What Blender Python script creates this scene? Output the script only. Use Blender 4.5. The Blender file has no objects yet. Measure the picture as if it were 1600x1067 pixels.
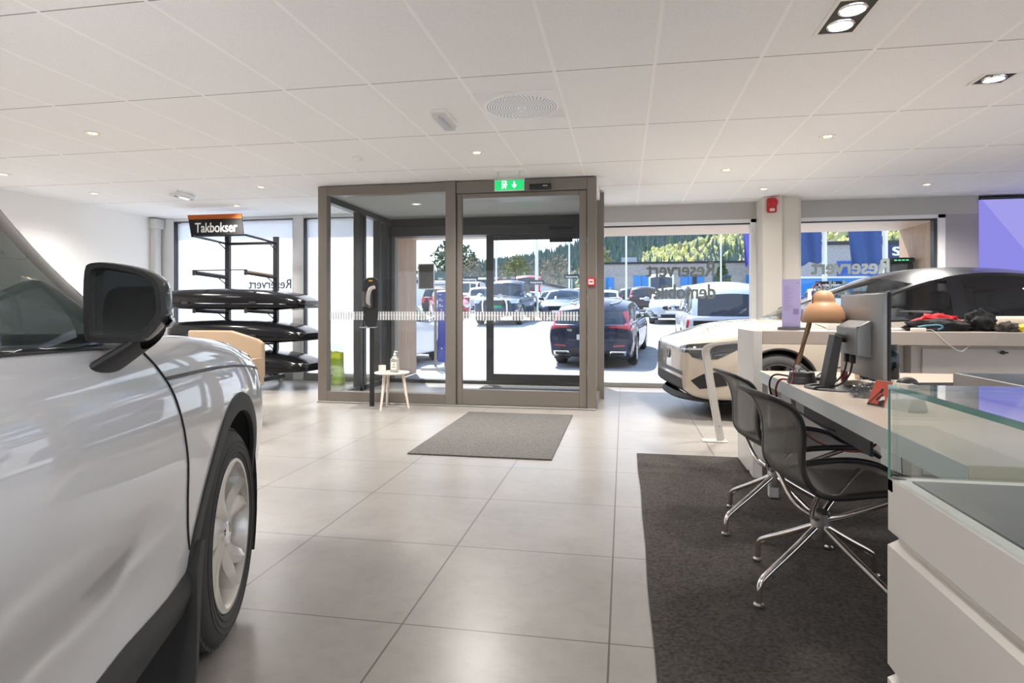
import bpy, bmesh, math, random
from mathutils import Vector, Matrix
from mathutils.bvhtree import BVHTree
R = math.radians
PI = math.pi
sc = bpy.context.scene
col = sc.collection
rng = random.Random(7)

# ------------------------------------------------------------------ materials
def nm(name):
    m = bpy.data.materials.new(name); m.use_nodes = True
    t = m.node_tree; t.nodes.clear()
    return m, t, t.nodes, t.links

def mat(name, c, rough=.5, metal=0, coat=0, emit=0, ec=None, trans=0, noise=0, nscale=40, bump=0, bscale=200, spec=.5, alpha=1, ior=1.45):
    m, t, N, L = nm(name)
    o = N.new('ShaderNodeOutputMaterial'); b = N.new('ShaderNodeBsdfPrincipled')
    L.new(b.outputs[0], o.inputs[0])
    c = tuple(c) + (1,)
    b.inputs['Base Color'].default_value = c
    b.inputs['Roughness'].default_value = rough
    b.inputs['Metallic'].default_value = metal
    b.inputs['Coat Weight'].default_value = coat
    b.inputs['Coat Roughness'].default_value = .03
    b.inputs['Transmission Weight'].default_value = trans
    b.inputs['Specular IOR Level'].default_value = spec
    b.inputs['Alpha'].default_value = alpha
    b.inputs['IOR'].default_value = ior
    if emit:
        b.inputs['Emission Color'].default_value = tuple(ec or c[:3]) + (1,)
        b.inputs['Emission Strength'].default_value = emit
    if noise or bump:
        tc = N.new('ShaderNodeTexCoord')
    if noise:
        n = N.new('ShaderNodeTexNoise'); n.inputs['Scale'].default_value = nscale; n.inputs['Detail'].default_value = 6
        L.new(tc.outputs['Object'], n.inputs['Vector'])
        r = N.new('ShaderNodeValToRGB')
        r.color_ramp.elements[0].position = .3; r.color_ramp.elements[1].position = .7
        r.color_ramp.elements[0].color = tuple(max(0, v*(1-noise)) for v in c[:3]) + (1,)
        r.color_ramp.elements[1].color = tuple(min(1, v*(1+noise)) for v in c[:3]) + (1,)
        L.new(n.outputs[0], r.inputs[0]); L.new(r.outputs[0], b.inputs['Base Color'])
    if bump:
        n2 = N.new('ShaderNodeTexNoise'); n2.inputs['Scale'].default_value = bscale; n2.inputs['Detail'].default_value = 4
        L.new(tc.outputs['Object'], n2.inputs['Vector'])
        bp = N.new('ShaderNodeBump'); bp.inputs['Strength'].default_value = bump; bp.inputs['Distance'].default_value = .01
        L.new(n2.outputs[0], bp.inputs['Height']); L.new(bp.outputs[0], b.inputs['Normal'])
    return m

def glass_mat(name, tint=(1, 1, 1), ior=1.45, rough=0, refl=1.0):
    """thin architectural pane: Schlick reflection over a clear tinted pass-through, the same from both sides"""
    m, t, N, L = nm(name)
    o = N.new('ShaderNodeOutputMaterial'); mx = N.new('ShaderNodeMixShader')
    lw = N.new('ShaderNodeLayerWeight'); lw.inputs[0].default_value = .5
    p = N.new('ShaderNodeMath'); p.operation = 'POWER'; p.inputs[1].default_value = 5; L.new(lw.outputs['Facing'], p.inputs[0])
    f0 = ((ior-1)/(ior+1))**2
    f = N.new('ShaderNodeMath'); f.operation = 'MULTIPLY_ADD'; f.inputs[1].default_value = 1-f0; f.inputs[2].default_value = f0; L.new(p.outputs[0], f.inputs[0])
    g = N.new('ShaderNodeBsdfGlossy'); g.inputs['Roughness'].default_value = rough
    g.inputs['Color'].default_value = (refl, refl, refl, 1)
    tr = N.new('ShaderNodeBsdfTransparent'); tr.inputs['Color'].default_value = tuple(tint) + (1,)
    L.new(f.outputs[0], mx.inputs[0]); L.new(tr.outputs[0], mx.inputs[1]); L.new(g.outputs[0], mx.inputs[2])
    L.new(mx.outputs[0], o.inputs[0])
    return m

def grid_lines(N, L, vec, px, py, ox, oy, wx, wy):
    """1 on lines of a px * py grid (offsets ox, oy; half widths wx, wy), else 0"""
    s = N.new('ShaderNodeSeparateXYZ'); L.new(vec, s.inputs[0])
    outs = []
    for i, (p, off, w) in enumerate(((px, ox, wx), (py, oy, wy))):
        a = N.new('ShaderNodeMath'); a.operation = 'SUBTRACT'; a.inputs[1].default_value = off - p*.5
        L.new(s.outputs[i], a.inputs[0])
        b = N.new('ShaderNodeMath'); b.operation = 'FLOORED_MODULO'; b.inputs[1].default_value = p
        L.new(a.outputs[0], b.inputs[0])
        c = N.new('ShaderNodeMath'); c.operation = 'SUBTRACT'; c.inputs[1].default_value = p*.5
        L.new(b.outputs[0], c.inputs[0])
        d = N.new('ShaderNodeMath'); d.operation = 'ABSOLUTE'; L.new(c.outputs[0], d.inputs[0])
        e = N.new('ShaderNodeMath'); e.operation = 'LESS_THAN'; e.inputs[1].default_value = w
        L.new(d.outputs[0], e.inputs[0]); outs.append(e.outputs[0])
    return outs

# ------------------------------------------------------------------ mesh builder
class MB:
    def __init__(s): s.v = []; s.f = []; s.m = []; s.mi = 0
    def add(s, vs, fs, M=None):
        o = len(s.v)
        s.v += [tuple(M @ Vector(v)) if M else tuple(v) for v in vs]
        s.f += [tuple(i+o for i in f) for f in fs]; s.m += [s.mi]*len(fs)
        return s
    def box(s, x0, x1, y0, y1, z0, z1, M=None):
        v = [(x, y, z) for z in (z0, z1) for y in (y0, y1) for x in (x0, x1)]
        return s.add(v, [(0, 2, 3, 1), (4, 5, 7, 6), (0, 1, 5, 4), (2, 6, 7, 3), (0, 4, 6, 2), (1, 3, 7, 5)], M)
    def rbox(s, x0, x1, y0, y1, z0, z1, r=.01, seg=2, M=None):
        b = bmesh.new(); bmesh.ops.create_cube(b, size=1)
        for v in b.verts:
            v.co = ((x0+x1)/2+v.co.x*(x1-x0), (y0+y1)/2+v.co.y*(y1-y0), (z0+z1)/2+v.co.z*(z1-z0))
        bmesh.ops.bevel(b, geom=b.edges[:], offset=r, segments=seg, affect='EDGES', profile=.5)
        b.verts.index_update()
        s.add([v.co.copy() for v in b.verts], [[v.index for v in f.verts] for f in b.faces], M); b.free()
        return s
    def prism(s, poly, z0, z1, M=None):
        """2-D polygon (x, y) extruded along z"""
        n = len(poly)
        v = [(x, y, z0) for x, y in poly] + [(x, y, z1) for x, y in poly]
        f = [tuple(range(n))[::-1], tuple(range(n, 2*n))] + [(i, (i+1) % n, n+(i+1) % n, n+i) for i in range(n)]
        return s.add(v, f, M)
    def lathe(s, prof, n=24, M=None, cap=True):
        v = []; f = []
        for r, z in prof:
            v += [(r*math.cos(2*PI*i/n), r*math.sin(2*PI*i/n), z) for i in range(n)]
        for j in range(len(prof)-1):
            f += [(j*n+i, j*n+(i+1) % n, (j+1)*n+(i+1) % n, (j+1)*n+i) for i in range(n)]
        if cap:
            f.append(tuple(range(n))[::-1]); k = (len(prof)-1)*n; f.append(tuple(range(k, k+n)))
        return s.add(v, f, M)
    def cyl(s, p, q, r, r2=None, n=12):
        return s.tube([p, q], r, n, radii=[r, r if r2 is None else r2])
    def tube(s, pts, r, n=8, radii=None, closed=False, flat=1.0, up=None):
        pts = [Vector(p) for p in pts]; k = len(pts); v = []; f = []
        ref = Vector(up) if up else None
        prev = None
        for i, p in enumerate(pts):
            if closed: t = pts[(i+1) % k]-pts[i-1]
            else: t = pts[min(i+1, k-1)]-pts[max(i-1, 0)]
            t.normalize()
            a = prev if (prev and not ref) else (ref or (Vector((0, 0, 1)) if abs(t.z) < .9 else Vector((1, 0, 0))))
            b = t.cross(a)
            if b.length < 1e-5: b = t.cross(Vector((1, 0, 0)))
            b.normalize(); c = b.cross(t); c.normalize(); prev = c
            rr = radii[i] if radii else r
            v += [tuple(p + b*math.cos(2*PI*j/n)*rr + c*math.sin(2*PI*j/n)*rr*flat) for j in range(n)]
        for i in range(k if closed else k-1):
            a = i*n; b2 = ((i+1) % k)*n
            f += [(a+j, a+(j+1) % n, b2+(j+1) % n, b2+j) for j in range(n)]
        if not closed:
            f.append(tuple(range(n))[::-1]); f.append(tuple(range((k-1)*n, k*n)))
        return s.add(v, f)
    def grid(s, rows, closed=False):
        """rows of points -> quad sheet"""
        n = len(rows[0]); v = [p for r in rows for p in r]; f = []
        for j in range(len(rows)-1):
            for i in range(n if closed else n-1):
                f.append((j*n+i, j*n+(i+1) % n, (j+1)*n+(i+1) % n, (j+1)*n+i))
        return s.add(v, f)
    def sphere(s, c, rx, ry=None, rz=None, n=16, m=10, M=None):
        ry = ry or rx; rz = rz or rx
        v = [(c[0], c[1], c[2]-rz)]; f = []
        for j in range(1, m):
            a = PI*j/m - PI/2
            v += [(c[0]+rx*math.cos(a)*math.cos(2*PI*i/n), c[1]+ry*math.cos(a)*math.sin(2*PI*i/n), c[2]+rz*math.sin(a)) for i in range(n)]
        v.append((c[0], c[1], c[2]+rz)); e = len(v)-1
        for i in range(n):
            f.append((0, 1+(i+1) % n, 1+i)); f.append((e, e-n+i, e-n+(i+1) % n))
        for j in range(m-2):
            f += [(1+j*n+i, 1+j*n+(i+1) % n, 1+(j+1)*n+(i+1) % n, 1+(j+1)*n+i) for i in range(n)]
        return s.add(v, f, M)
    def build(s, name, m, parent=None, smooth=30, bevel=0, solid=0, sub=0, seg=2):
        me = bpy.data.meshes.new(name); me.from_pydata(s.v, [], s.f); me.validate()
        b = bmesh.new(); b.from_mesh(me); bmesh.ops.recalc_face_normals(b, faces=b.faces[:]); b.to_mesh(me); b.free()
        ms = m if isinstance(m, (list, tuple)) else [m]
        for x in ms: me.materials.append(x)
        if len(ms) > 1: me.polygons.foreach_set('material_index', s.m[:len(me.polygons)])
        if smooth:
            me.polygons.foreach_set('use_smooth', [True]*len(me.polygons)); me.set_sharp_from_angle(angle=R(smooth))
        o = bpy.data.objects.new(name, me); col.objects.link(o)
        if parent is not None: o.parent = parent
        if solid:
            d = o.modifiers.new('thick', 'SOLIDIFY'); d.thickness = solid; d.offset = 0
        if bevel:
            d = o.modifiers.new('round', 'BEVEL'); d.width = bevel; d.segments = seg; d.limit_method = 'ANGLE'; d.angle_limit = R(35)
        if sub:
            d = o.modifiers.new('smooth', 'SUBSURF'); d.levels = sub; d.render_levels = sub
        return o

def chaikin(p, k=2, closed=False):
    p = [Vector(q) for q in p]
    for _ in range(k):
        o = [] if closed else [p[0]]
        for i in range(len(p) if closed else len(p)-1):
            a, b = p[i], p[(i+1) % len(p)]
            o += [a*.75+b*.25, a*.25+b*.75]
        if not closed: o.append(p[-1])
        p = o
    return p

def lerp(a, b, t): return a+(b-a)*t
def interp(tab, x):
    """smooth (monotone-ish) table lookup"""
    if x <= tab[0][0]: return tab[0][1]
    for (a, va), (b, vb) in zip(tab, tab[1:]):
        if x <= b: return lerp(va, vb, (x-a)/(b-a))
    return tab[-1][1]
def spl(tab, x):
    """Catmull-Rom through (x, value) pairs"""
    n = len(tab)
    if x <= tab[0][0]: return tab[0][1]
    if x >= tab[-1][0]: return tab[-1][1]
    for i in range(n-1):
        if x <= tab[i+1][0]:
            x0, y0 = tab[i]; x1, y1 = tab[i+1]; h = x1-x0; t = (x-x0)/h
            d = lambda a, b: (tab[b][1]-tab[a][1])/(tab[b][0]-tab[a][0])
            s = d(i, i+1)
            m0 = d(i-1, i+1) if i > 0 else s
            m1 = d(i, i+2) if i < n-2 else s
            lim = lambda m: max(-3*abs(s), min(3*abs(s), m)) if m*s > 0 else 0
            m0, m1 = lim(m0), lim(m1)
            return (2*t**3-3*t*t+1)*y0+(t**3-2*t*t+t)*h*m0+(-2*t**3+3*t*t)*y1+(t**3-t*t)*h*m1

# ------------------------------------------------------------------ scene bookkeeping
def tag(o, label=None, cat=None, group=None, kind=None):
    if label: o['label'] = label
    if cat: o['category'] = cat
    if group: o['group'] = group
    if kind: o['kind'] = kind
    return o
def thing(name, label, cat, loc=(0, 0, 0), rz=0, group=None):
    o = bpy.data.objects.new(name, None); col.objects.link(o); o.empty_display_size = .1
    o.location = loc; o.rotation_euler = (0, 0, rz)
    return tag(o, label, cat, group)
def struct(name, mb, m, label=None, **k):
    o = mb.build(name, m, **k); o['kind'] = 'structure'
    if label: o['label'] = label
    return o
def kids(o): return [c for c in bpy.data.objects if c.parent == o]
def copy_tree(o, loc=None, rz=None, label=None, group=None):
    c = o.copy(); col.objects.link(c)
    if loc is not None: c.location = loc
    if rz is not None: c.rotation_euler = (0, 0, rz)
    if label: c['label'] = label
    if group: c['group'] = group
    for p in o.children:
        q = p.copy(); col.objects.link(q); q.parent = c
        for r in p.children:
            d = r.copy(); col.objects.link(d); d.parent = q
    return c
def text(name, body, m, parent, size, loc, rot, bold=0, align='CENTER', extrude=.0008, space=1.0, sx=1.0):
    c = bpy.data.curves.new(name, 'FONT'); c.body = body; c.size = size; c.align_x = align; c.align_y = 'CENTER'
    c.offset = 0; c.resolution_u = 6; c.extrude = extrude; c.space_character = space
    t = bpy.data.objects.new(name+'_curve', c); col.objects.link(t)
    bpy.context.view_layer.update()
    me = bpy.data.meshes.new_from_object(t.evaluated_get(bpy.context.evaluated_depsgraph_get()))
    bpy.data.objects.remove(t); bpy.data.curves.remove(c)
    me.name = name; me.materials.clear(); me.materials.append(m)
    if bold:                                     # heavier strokes: the outline repeated a hair to each side
        V = [v.co.copy() for v in me.vertices]; F = [tuple(p.vertices) for p in me.polygons]; k = len(V); vs = []; fs = []
        for j, (dx, dy) in enumerate(((0, 0), (-1, .5), (1, .5), (-1, -.5), (1, -.5))):
            vs += [(v.x+dx*bold, v.y+dy*bold, v.z+j*.00006) for v in V]; fs += [tuple(i+k*j for i in f) for f in F]
        me = bpy.data.meshes.new(name); me.from_pydata(vs, [], fs); me.materials.append(m)
    o = bpy.data.objects.new(name, me); col.objects.link(o); o.parent = parent
    o.location = loc; o.rotation_euler = rot; o.scale = (sx, 1, 1)
    return o
# ------------------------------------------------------------------ material library
WHITE_PAINT = mat('white car lacquer', (.66, .665, .69), .32, coat=1.0, spec=.5)
PEARL = mat('pale pearl car lacquer', (.40, .345, .28), .3, coat=1.0, spec=.5)
def paint(name, c, metal=.0): return mat(name, c, .35, metal=metal, coat=.6, spec=.15)
BLACK_PAINT = paint('gloss black car lacquer', (.012, .012, .014))
CLAD = mat('grained black cladding', (.035, .035, .036), .6, bump=.25, bscale=600)
DARKIN = mat('dark wheel well', (.04, .04, .04), .9)
RUBBER = mat('tyre rubber', (.06, .06, .06), .8, bump=.15, bscale=150)
RIM = mat('silver rim', (.72, .70, .67), .28, metal=.75)
RIMD = mat('dark grey rim', (.10, .10, .105), .35, metal=.6)
CHROME = mat('chrome', (.86, .85, .84), .08, metal=1)
STEEL = mat('brushed steel', (.62, .61, .6), .28, metal=1)
CARGLASS = glass_mat('tinted car glass', (.22, .25, .25), 1.75)
CARGLASS_CLEAR = glass_mat('car glass', (.80, .83, .82), 1.5)
CARGLASS_DARK = glass_mat('privacy car glass', (.05, .05, .055), 1.6)
SEAT = mat('dark seat cloth', (.06, .062, .066), .6)
MIRROR = mat('mirror glass', (.62, .66, .64), .02, metal=1)
LAMP_RED = mat('red tail lamp', (.55, .01, .012), .12, coat=1)
LAMP_CLEAR = mat('clear head lamp', (.62, .64, .66), .08, metal=.55, coat=1)
LAMP_DARK = mat('dark head lamp', (.05, .052, .055), .1, metal=.4, coat=1)
PLATE = mat('number plate', (.8, .8, .8), .5)
PLATE_GREEN = mat('green number plate', (.01, .33, .16), .5)
GRILLE = mat('black grille', (.01, .01, .011), .4)
RED_BADGE = mat('dark badge', (.25, .25, .26), .2, metal=1)
BLACKMETAL = mat('black coated steel', (.018, .018, .02), .4)
PLASTIC_BLK = mat('black plastic', (.02, .02, .021), .45)
PLASTIC_GRY = mat('dark grey plastic', (.06, .06, .062), .45)
WHITE_LAM = mat('white laminate', (.62, .595, .565), .35)
WHITE_MAT = mat('matt white', (.82, .81, .79), .6)
WHITE_CAB = mat('warm white cabinet', (.78, .74, .69), .35)
CREAM = mat('cream laminate', (.53, .475, .43), .4)

# ------------------------------------------------------------------ cars
# frame of every car: x forward, y to its left, z up, origin on the ground under the middle of the car;
# s = distance back from the front bumper.
def wheel(parent, c, r, w, side, rim_m, spokes=5, detail=1, name='wheel', design=0):
    """axle along y; side=+1: outer face towards +y"""
    wo = bpy.data.objects.new(name, None); col.objects.link(wo); wo.parent = parent; wo.location = c; wo.empty_display_size = .1
    n = 64 if detail > 1 else 28
    rr = r*.70
    M = Matrix.Rotation(-PI/2*side, 4, 'X')       # lathe z -> +-y
    t = MB()
    prof = [(rr, -w*.5), (r*.86, -w*.52), (r*.95, -w*.48), (r*.995, -w*.40), (r, -w*.2), (r, w*.2), (r*.995, w*.36), (r*.965, w*.46), (r*.90, w*.515), (r*.80, w*.525), (r*.74, w*.50), (rr, w*.45)]
    t.lathe(prof, n, M, cap=False)
    if detail > 1:                                 # tread blocks and shoulder lugs
        for row, (z0, z1, off) in enumerate(((-.40, -.22, 0), (-.19, -.02, .5), (.02, .19, 0), (.22, .40, .5))):
            for i in range(56):
                a0 = 2*PI*(i+off)/56; a1 = a0+2*PI/56*.72; sh = .25*2*PI/56
                vs = []
                for rad in (r*.985, r*1.018):
                    for a, z in ((a0, z0), (a1, z0), (a1+sh, z1), (a0+sh, z1)):
                        vs.append((rad*math.cos(a), rad*math.sin(a), z*w))
                t.add(vs, [(0, 1, 2, 3), (7, 6, 5, 4), (0, 4, 5, 1), (1, 5, 6, 2), (2, 6, 7, 3), (3, 7, 4, 0)], M)
        for rad in (r*.775, r*.83, r*.88):
            t.tube([tuple(M @ Vector((rad*math.cos(2*PI*i/72), rad*math.sin(2*PI*i/72), w*.522))) for i in range(72)], .0022, 5, closed=True)
    t.build('tyre', RUBBER, wo, smooth=40)
    b = MB()
    b.lathe([(rr*1.005, -w*.45), (rr*1.0, w*.40), (rr*1.03, w*.47), (rr*1.02, w*.50), (rr*.975, w*.50), (rr*.955, w*.42), (rr*.93, w*.1), (rr*.9, -w*.45)], n, M, cap=False)
    if design == 1:                                # turbine of broad leaf spokes with fine leading edges
        for i in range(5):
            for k, (da, wd, tw) in enumerate(((-.16, .092, .10), (.30, .080, -.05))):
                a = 2*PI*i/5+da+.3
                rows = []
                for j in range(9):
                    q = j/8; rad = lerp(rr*.17, rr*.975, q)
                    wdt = wd*r*(.42+1.15*math.sin(PI*min(1, q*.62+.22))) * (1 if q < .9 else .92)
                    ac = a+tw*math.sin(q*PI)*1.6
                    zt = w*lerp(.40, .46, q)-.020*math.sin(PI*q)
                    row = []
                    for sgn, dz in ((-1, -.045), (-.92, -.002), (-.2, .009), (.75, -.004), (1, -.05)):
                        tx = sgn*wdt
                        row.append(tuple(M @ Vector((rad*math.cos(ac)-tx*math.sin(ac), rad*math.sin(ac)+tx*math.cos(ac), zt+dz))))
                    rows.append(row)
                b.grid(rows)
    else:
        for i in range(spokes):
            for da in ((-.13, .13) if spokes <= 6 else (0,)):
                a = 2*PI*i/spokes+.3
                rows = []
                for j in range(5):
                    q = j/4; rad = lerp(rr*.16, rr*.97, q); ac = a+da*q*1.6
                    wd = r*lerp(.085, .06, q); zt = w*lerp(.36, .46, q)
                    rows.append([tuple(M @ Vector((rad*math.cos(ac)-x*wd*math.sin(ac), rad*math.sin(ac)+x*wd*math.cos(ac), zt+z))) for x, z in ((-1, -.04), (-.8, 0), (.8, 0), (1, -.04))])
                b.grid(rows)
    b.build('rim', rim_m, wo, smooth=35)
    h = MB(); h.lathe([(rr*.20, w*.28), (rr*.20, w*.41), (rr*.15, w*.445), (rr*.145, w*.43), (rr*.001, w*.435)], 24, M)
    h.build('hub_cap', RIM if rim_m is not RIM else CHROME, wo)
    d = MB(); d.lathe([(rr*.001, w*.0), (rr*.66, w*.0), (rr*.66, -w*.08), (rr*.001, -w*.08)], 24, M)
    d.lathe([(rr*.92, -w*.1), (rr*.92, -w*.2), (rr*.05, -w*.2)], 24, M)
    d.build('brake_disc', DARKIN, wo)
    return wo

class Car:
    def __init__(c, P):
        d = dict(L=4.6, W=1.86, H=1.5, front=.88, wb=2.75, rw=.335, tw=.225, zh0=.74, zcowl=.97, cowl=1.25, abase=1.45, rf=2.25, rr=3.7, tail=4.35, ztail=1.02, dbase=4.35,
                 zb=.22, belt0=.93, belt1=1.0, roofw=.60, deck=None, blunt=.0, rblunt=.0, clad=False, dx=.06, arch=.055, rake=0, tumble=.2, amid=.54, amidc=.56, sail=.10, hood_edge=.05, plan=None, scoop=0)
        d.update(P); c.__dict__.update(d)
        if c.deck is None: c.deck = c.ztail
        c.sR = c.front+c.wb
    def X(c, s): return c.L/2-s
    # ---- surface functions
    def hw(c, s):
        h = c.W/2; L = c.L; b = c.blunt; rb = c.rblunt
        t = c.plan or [(0, .60+b), (.03, .73+b*.8), (.10, .835+b*.5), (.22, .915+b*.25), (.45, .965), (.8, .99), (1.6, 1.0), (L-1.4, 1.0), (L-.8, .99), (L-.45, .965), (L-.2, .93+rb*.3), (L-.08, .88+rb*.6), (L-.03, .82+rb), (L, .76+rb)]
        return h*spl(t, s)
    def zbot(c, s):
        return spl([(0, c.zb+.09), (.08, c.zb+.03), (.3, c.zb), (c.L-.5, c.zb), (c.L-.15, c.zb+.06), (c.L, c.zb+.14)], s)
    def zside(c, s):
        return spl([(0, c.zh0-.13), (.04, c.zh0-.07), (.14, c.zh0-.025), (.4, lerp(c.zh0, c.belt0, .35)), (c.cowl, c.belt0-.015), (c.abase+.2, c.belt0), (c.L-.6, c.belt1), (c.L-.12, c.deck-.03), (c.L-.04, c.deck-.09), (c.L, c.deck-.2)], s)
    def ztop(c, s):
        return spl([(0, c.zh0-.10), (.03, c.zh0-.04), (.12, c.zh0+.01), (.35, lerp(c.zh0, c.zcowl, .40)), (c.cowl*.6, lerp(c.zh0, c.zcowl, .80)), (c.cowl, c.zcowl), (c.cowl+.5, c.belt0+.01), (c.L-.6, c.belt1+.0), (c.L-.12, c.deck), (c.L-.03, c.deck-.04), (c.L, c.deck-.16)], s)
    def section(c, s, n=22):
        h = c.hw(s); zb = c.zbot(s); zs = c.zside(s); zt = max(c.ztop(s), zs+.01)
        hgt = zs-zb
        sc_ = c.scoop * max(0, min(1, (s-c.front-.45)/.35)) * max(0, min(1, (c.sR-.5-s)/.3))
        k = [(-.6, (h*.70, zb)), (-.3, (h*.90, zb)), (0, (h*.955, zb+.02)), (.10, (h*.965-sc_*.4, zb+hgt*.10)), (.26, (h*.978-sc_, zb+hgt*.27)), (.40, (h*.992-sc_*.45, zb+hgt*.43)),
             (.56, (h*1.0, zb+hgt*.58)), (.74, (h*.995, zb+hgt*.76)), (.88, (h*.975, zb+hgt*.90)), (1.0, (h*.935, zs)), (1.10, (h*.86, lerp(zs, zt, .45))), (1.3, (h*.66, lerp(zs, zt, .74))), (1.6, (h*.33, lerp(zs, zt, .95))), (2, (0, zt))]
        ty = [(a, p[0]) for a, p in k]; tz = [(a, p[1]) for a, p in k]
        out = []
        for i in range(n):
            q = i/(n-1)
            u = -.6+2.6*q
            out.append((spl(ty, u), spl(tz, u)))
        return out
    def side_y(c, s, z):
        """half width of the body side at height z"""
        pts = c.section(s, 60)
        pts = [p for p in pts if p[0] > c.hw(s)*.5]
        return interp(sorted([(p[1], p[0]) for p in pts]), z)
    # ---- build
    def make(c, name, label, cat, loc, rz, paint, group=None, roof=None, glass=None, rear_glass=None, rim=None, detail=1, lights='none'):
        root = thing(name, label, cat, loc, rz, group); c.root = root
        roof = roof or paint; glass = glass or CARGLASS; rear_glass = rear_glass or glass
        ss = [0, .008, .02, .04, .07, .11, .16]
        s = .22
        while s < c.L-.2: ss.append(s); s += c.dx
        ss += [c.L-.16, c.L-.11, c.L-.07, c.L-.04, c.L-.02, c.L-.008, c.L]
        n = c.ns if hasattr(c, 'ns') else (24 if c.dx > .04 else 44)
        rows = []
        for s in ss:
            p = c.section(s, n)
            full = [(c.X(s), y, z) for y, z in p] + [(c.X(s), -y, z) for y, z in p[-2::-1]]
            rows.append(full)
        m = len(rows[0])
        verts = [list(p) for r in rows for p in r]; faces = []
        Ra = c.rw+c.arch
        axles = [(c.X(c.front), c.rw), (c.X(c.sR), c.rw)]
        killed = set(); keep = []
        for j in range(len(rows)-1):
            for i in range(m-1):
                f = (j*m+i, j*m+i+1, (j+1)*m+i+1, (j+1)*m+i)
                cx = sum(verts[k][0] for k in f)/4; cz = sum(verts[k][2] for k in f)/4; cy = sum(verts[k][1] for k in f)/4
                if abs(cy) > c.W*.28 and any(math.hypot(cx-ax, cz-az) < Ra for ax, az in axles) and cz < c.zside(c.L/2-cx)-.02:
                    killed.update(f); continue
                keep.append(f)
        used = set(k for f in keep for k in f)
        for k in killed & used:
            v = verts[k]
            if abs(v[1]) < c.W*.3: continue
            for ax, az in axles:
                d = math.hypot(v[0]-ax, v[2]-az)
                if d < Ra*1.5:
                    v[0] = ax+(v[0]-ax)/d*Ra; v[2] = az+(v[2]-az)/d*Ra
        b = MB(); b.v = [tuple(v) for v in verts]; b.f = keep; b.m = [0]*len(keep)
        for e in (0, len(rows)-1):                  # bumper ends
            o = e*m
            for i in range((m-1)//2):
                a, a2, d, d2 = o+i, o+i+1, o+m-1-i, o+m-2-i
                b.f.append((a, a2, d2, d) if a2 != d2 else (a, a2, d)); b.m.append(0)
        # floor pan
        for j in range(len(rows)-1):
            b.f.append((j*m, (j+1)*m, (j+1)*m+m-1, j*m+m-1)); b.m.append(0)
        # ---- greenhouse
        hb = lambda s: c.section(s, 30)
        yb = lambda s: c.hw(s)*.925
        A = (c.abase, yb(c.abase), c.zside(c.abase)-.005)
        zr = c.H-.10; yr = c.W/2*c.roofw*1.32
        zrr = zr-.035-(c.rake)
        D = (c.dbase, yb(c.dbase)*.97, c.zside(c.dbase)-.005)
        midA = lambda f: lerp(c.abase, c.rf, f)
        rail = [A, (midA(.5), lerp(A[1], yr, .5)+.01, lerp(A[2], zr, c.amid)), (c.rf, yr, zr-.035), (lerp(c.rf, c.rr, .45), yr+.015, zr+.012), (c.rr, yr-.01, zrr), (lerp(c.rr, c.dbase, .55), lerp(yr, D[1], .5), lerp(zrr, D[2], .5)), D]
        zt = c.H
        zrc = zt-.03-c.rake
        cen = [(c.cowl, 0, c.zcowl-.01), (lerp(c.cowl, c.rf, .5)-.03, 0, lerp(c.zcowl, zt, c.amidc)), (c.rf-.10, 0, zt-.035), (lerp(c.rf, c.rr, .45), 0, zt+.005), (c.rr+.06, 0, zrc), (lerp(c.rr, c.tail, .6)+.03, 0, lerp(zrc, c.ztail, .5)), (c.tail, 0, c.ztail-.01)]
        k = 3 if c.dx < .05 else 2
        ra = chaikin(rail, k); ce = chaikin(cen, k); T = len(ra)
        segT = 6.0/(T-1)
        nq = 20 if c.dx < .05 else 7
        dome = []
        for i in range(T):
            row = []
            for q in range(nq+1):
                t = q/nq; e = 1-(1-t)**2
                row.append((c.X(lerp(ra[i].x, ce[i].x, e)), ra[i].y*(1-t), lerp(ra[i].z, ce[i].z, e)))
            dome.append(row)
        ws, rw_, rf_ = MB(), MB(), MB()
        for sg in (1, -1):
            for i in range(T-1):
                u = (i+.5)*segT
                for q in range(nq):
                    quad = [dome[i][q], dome[i+1][q], dome[i+1][q+1], dome[i][q+1]]
                    quad = [(x, y*sg, z) for x, y, z in quad]
                    tgt = rf_
                    if .1 < u < 1.72 and q >= (1 if nq > 8 else 1): tgt = ws
                    if u > 4.35 and u < 5.9 and q >= (2 if nq > 8 else 1): tgt = rw_
                    tgt.add(quad, [(0, 1, 2, 3)])
        sw = {1: {}, -1: {}}
        pil = MB()
        xb = c.bpillar if hasattr(c, 'bpillar') else lerp(c.abase, c.rr, .52)
        xq = c.qpillar if hasattr(c, 'qpillar') else lerp(xb, c.rr, .9)
        xg = c.glass_end if hasattr(c, 'glass_end') else c.dbase-.12
        nr = 14 if c.dx < .05 else 7
        for sg in (1, -1):
            cols = []
            for p in ra:
                s = p.x
                yB = yb(s) if s < c.dbase-.3 else lerp(yb(s), D[1], min(1, (s-c.dbase+.3)/.3)); zB = min(c.zside(s)-.01, p.z)
                cols.append([(c.X(s), sg*(lerp(yB, p.y, r/nr)+.018*math.sin(PI*r/nr)*(1 if p.z-zB > .1 else 0)), lerp(zB, p.z, r/nr)) for r in range(nr+1)])
            for i in range(T-1):
                s = (ra[i].x+ra[i+1].x)/2
                for r in range(nr):
                    quad = [cols[i][r], cols[i+1][r], cols[i+1][r+1], cols[i][r+1]]
                    if s > xg: tgt = rf_
                    elif s < c.abase+c.sail: tgt = pil
                    elif r == nr-1: tgt = pil if detail > 1 or True else rf_
                    elif abs(s-xb) < .06 or abs(s-xq) < .04: tgt = pil
                    else:
                        w_ = 0 if s < xb else (1 if s < xq else 2)
                        tgt = sw[sg].setdefault(w_, MB())
                    tgt.add(quad, [(0, 1, 2, 3)])
        c.bvh_parts = [b, ws, rw_, rf_, pil] + [x for g in sw.values() for x in g.values()]
        V = []; F = []
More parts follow.
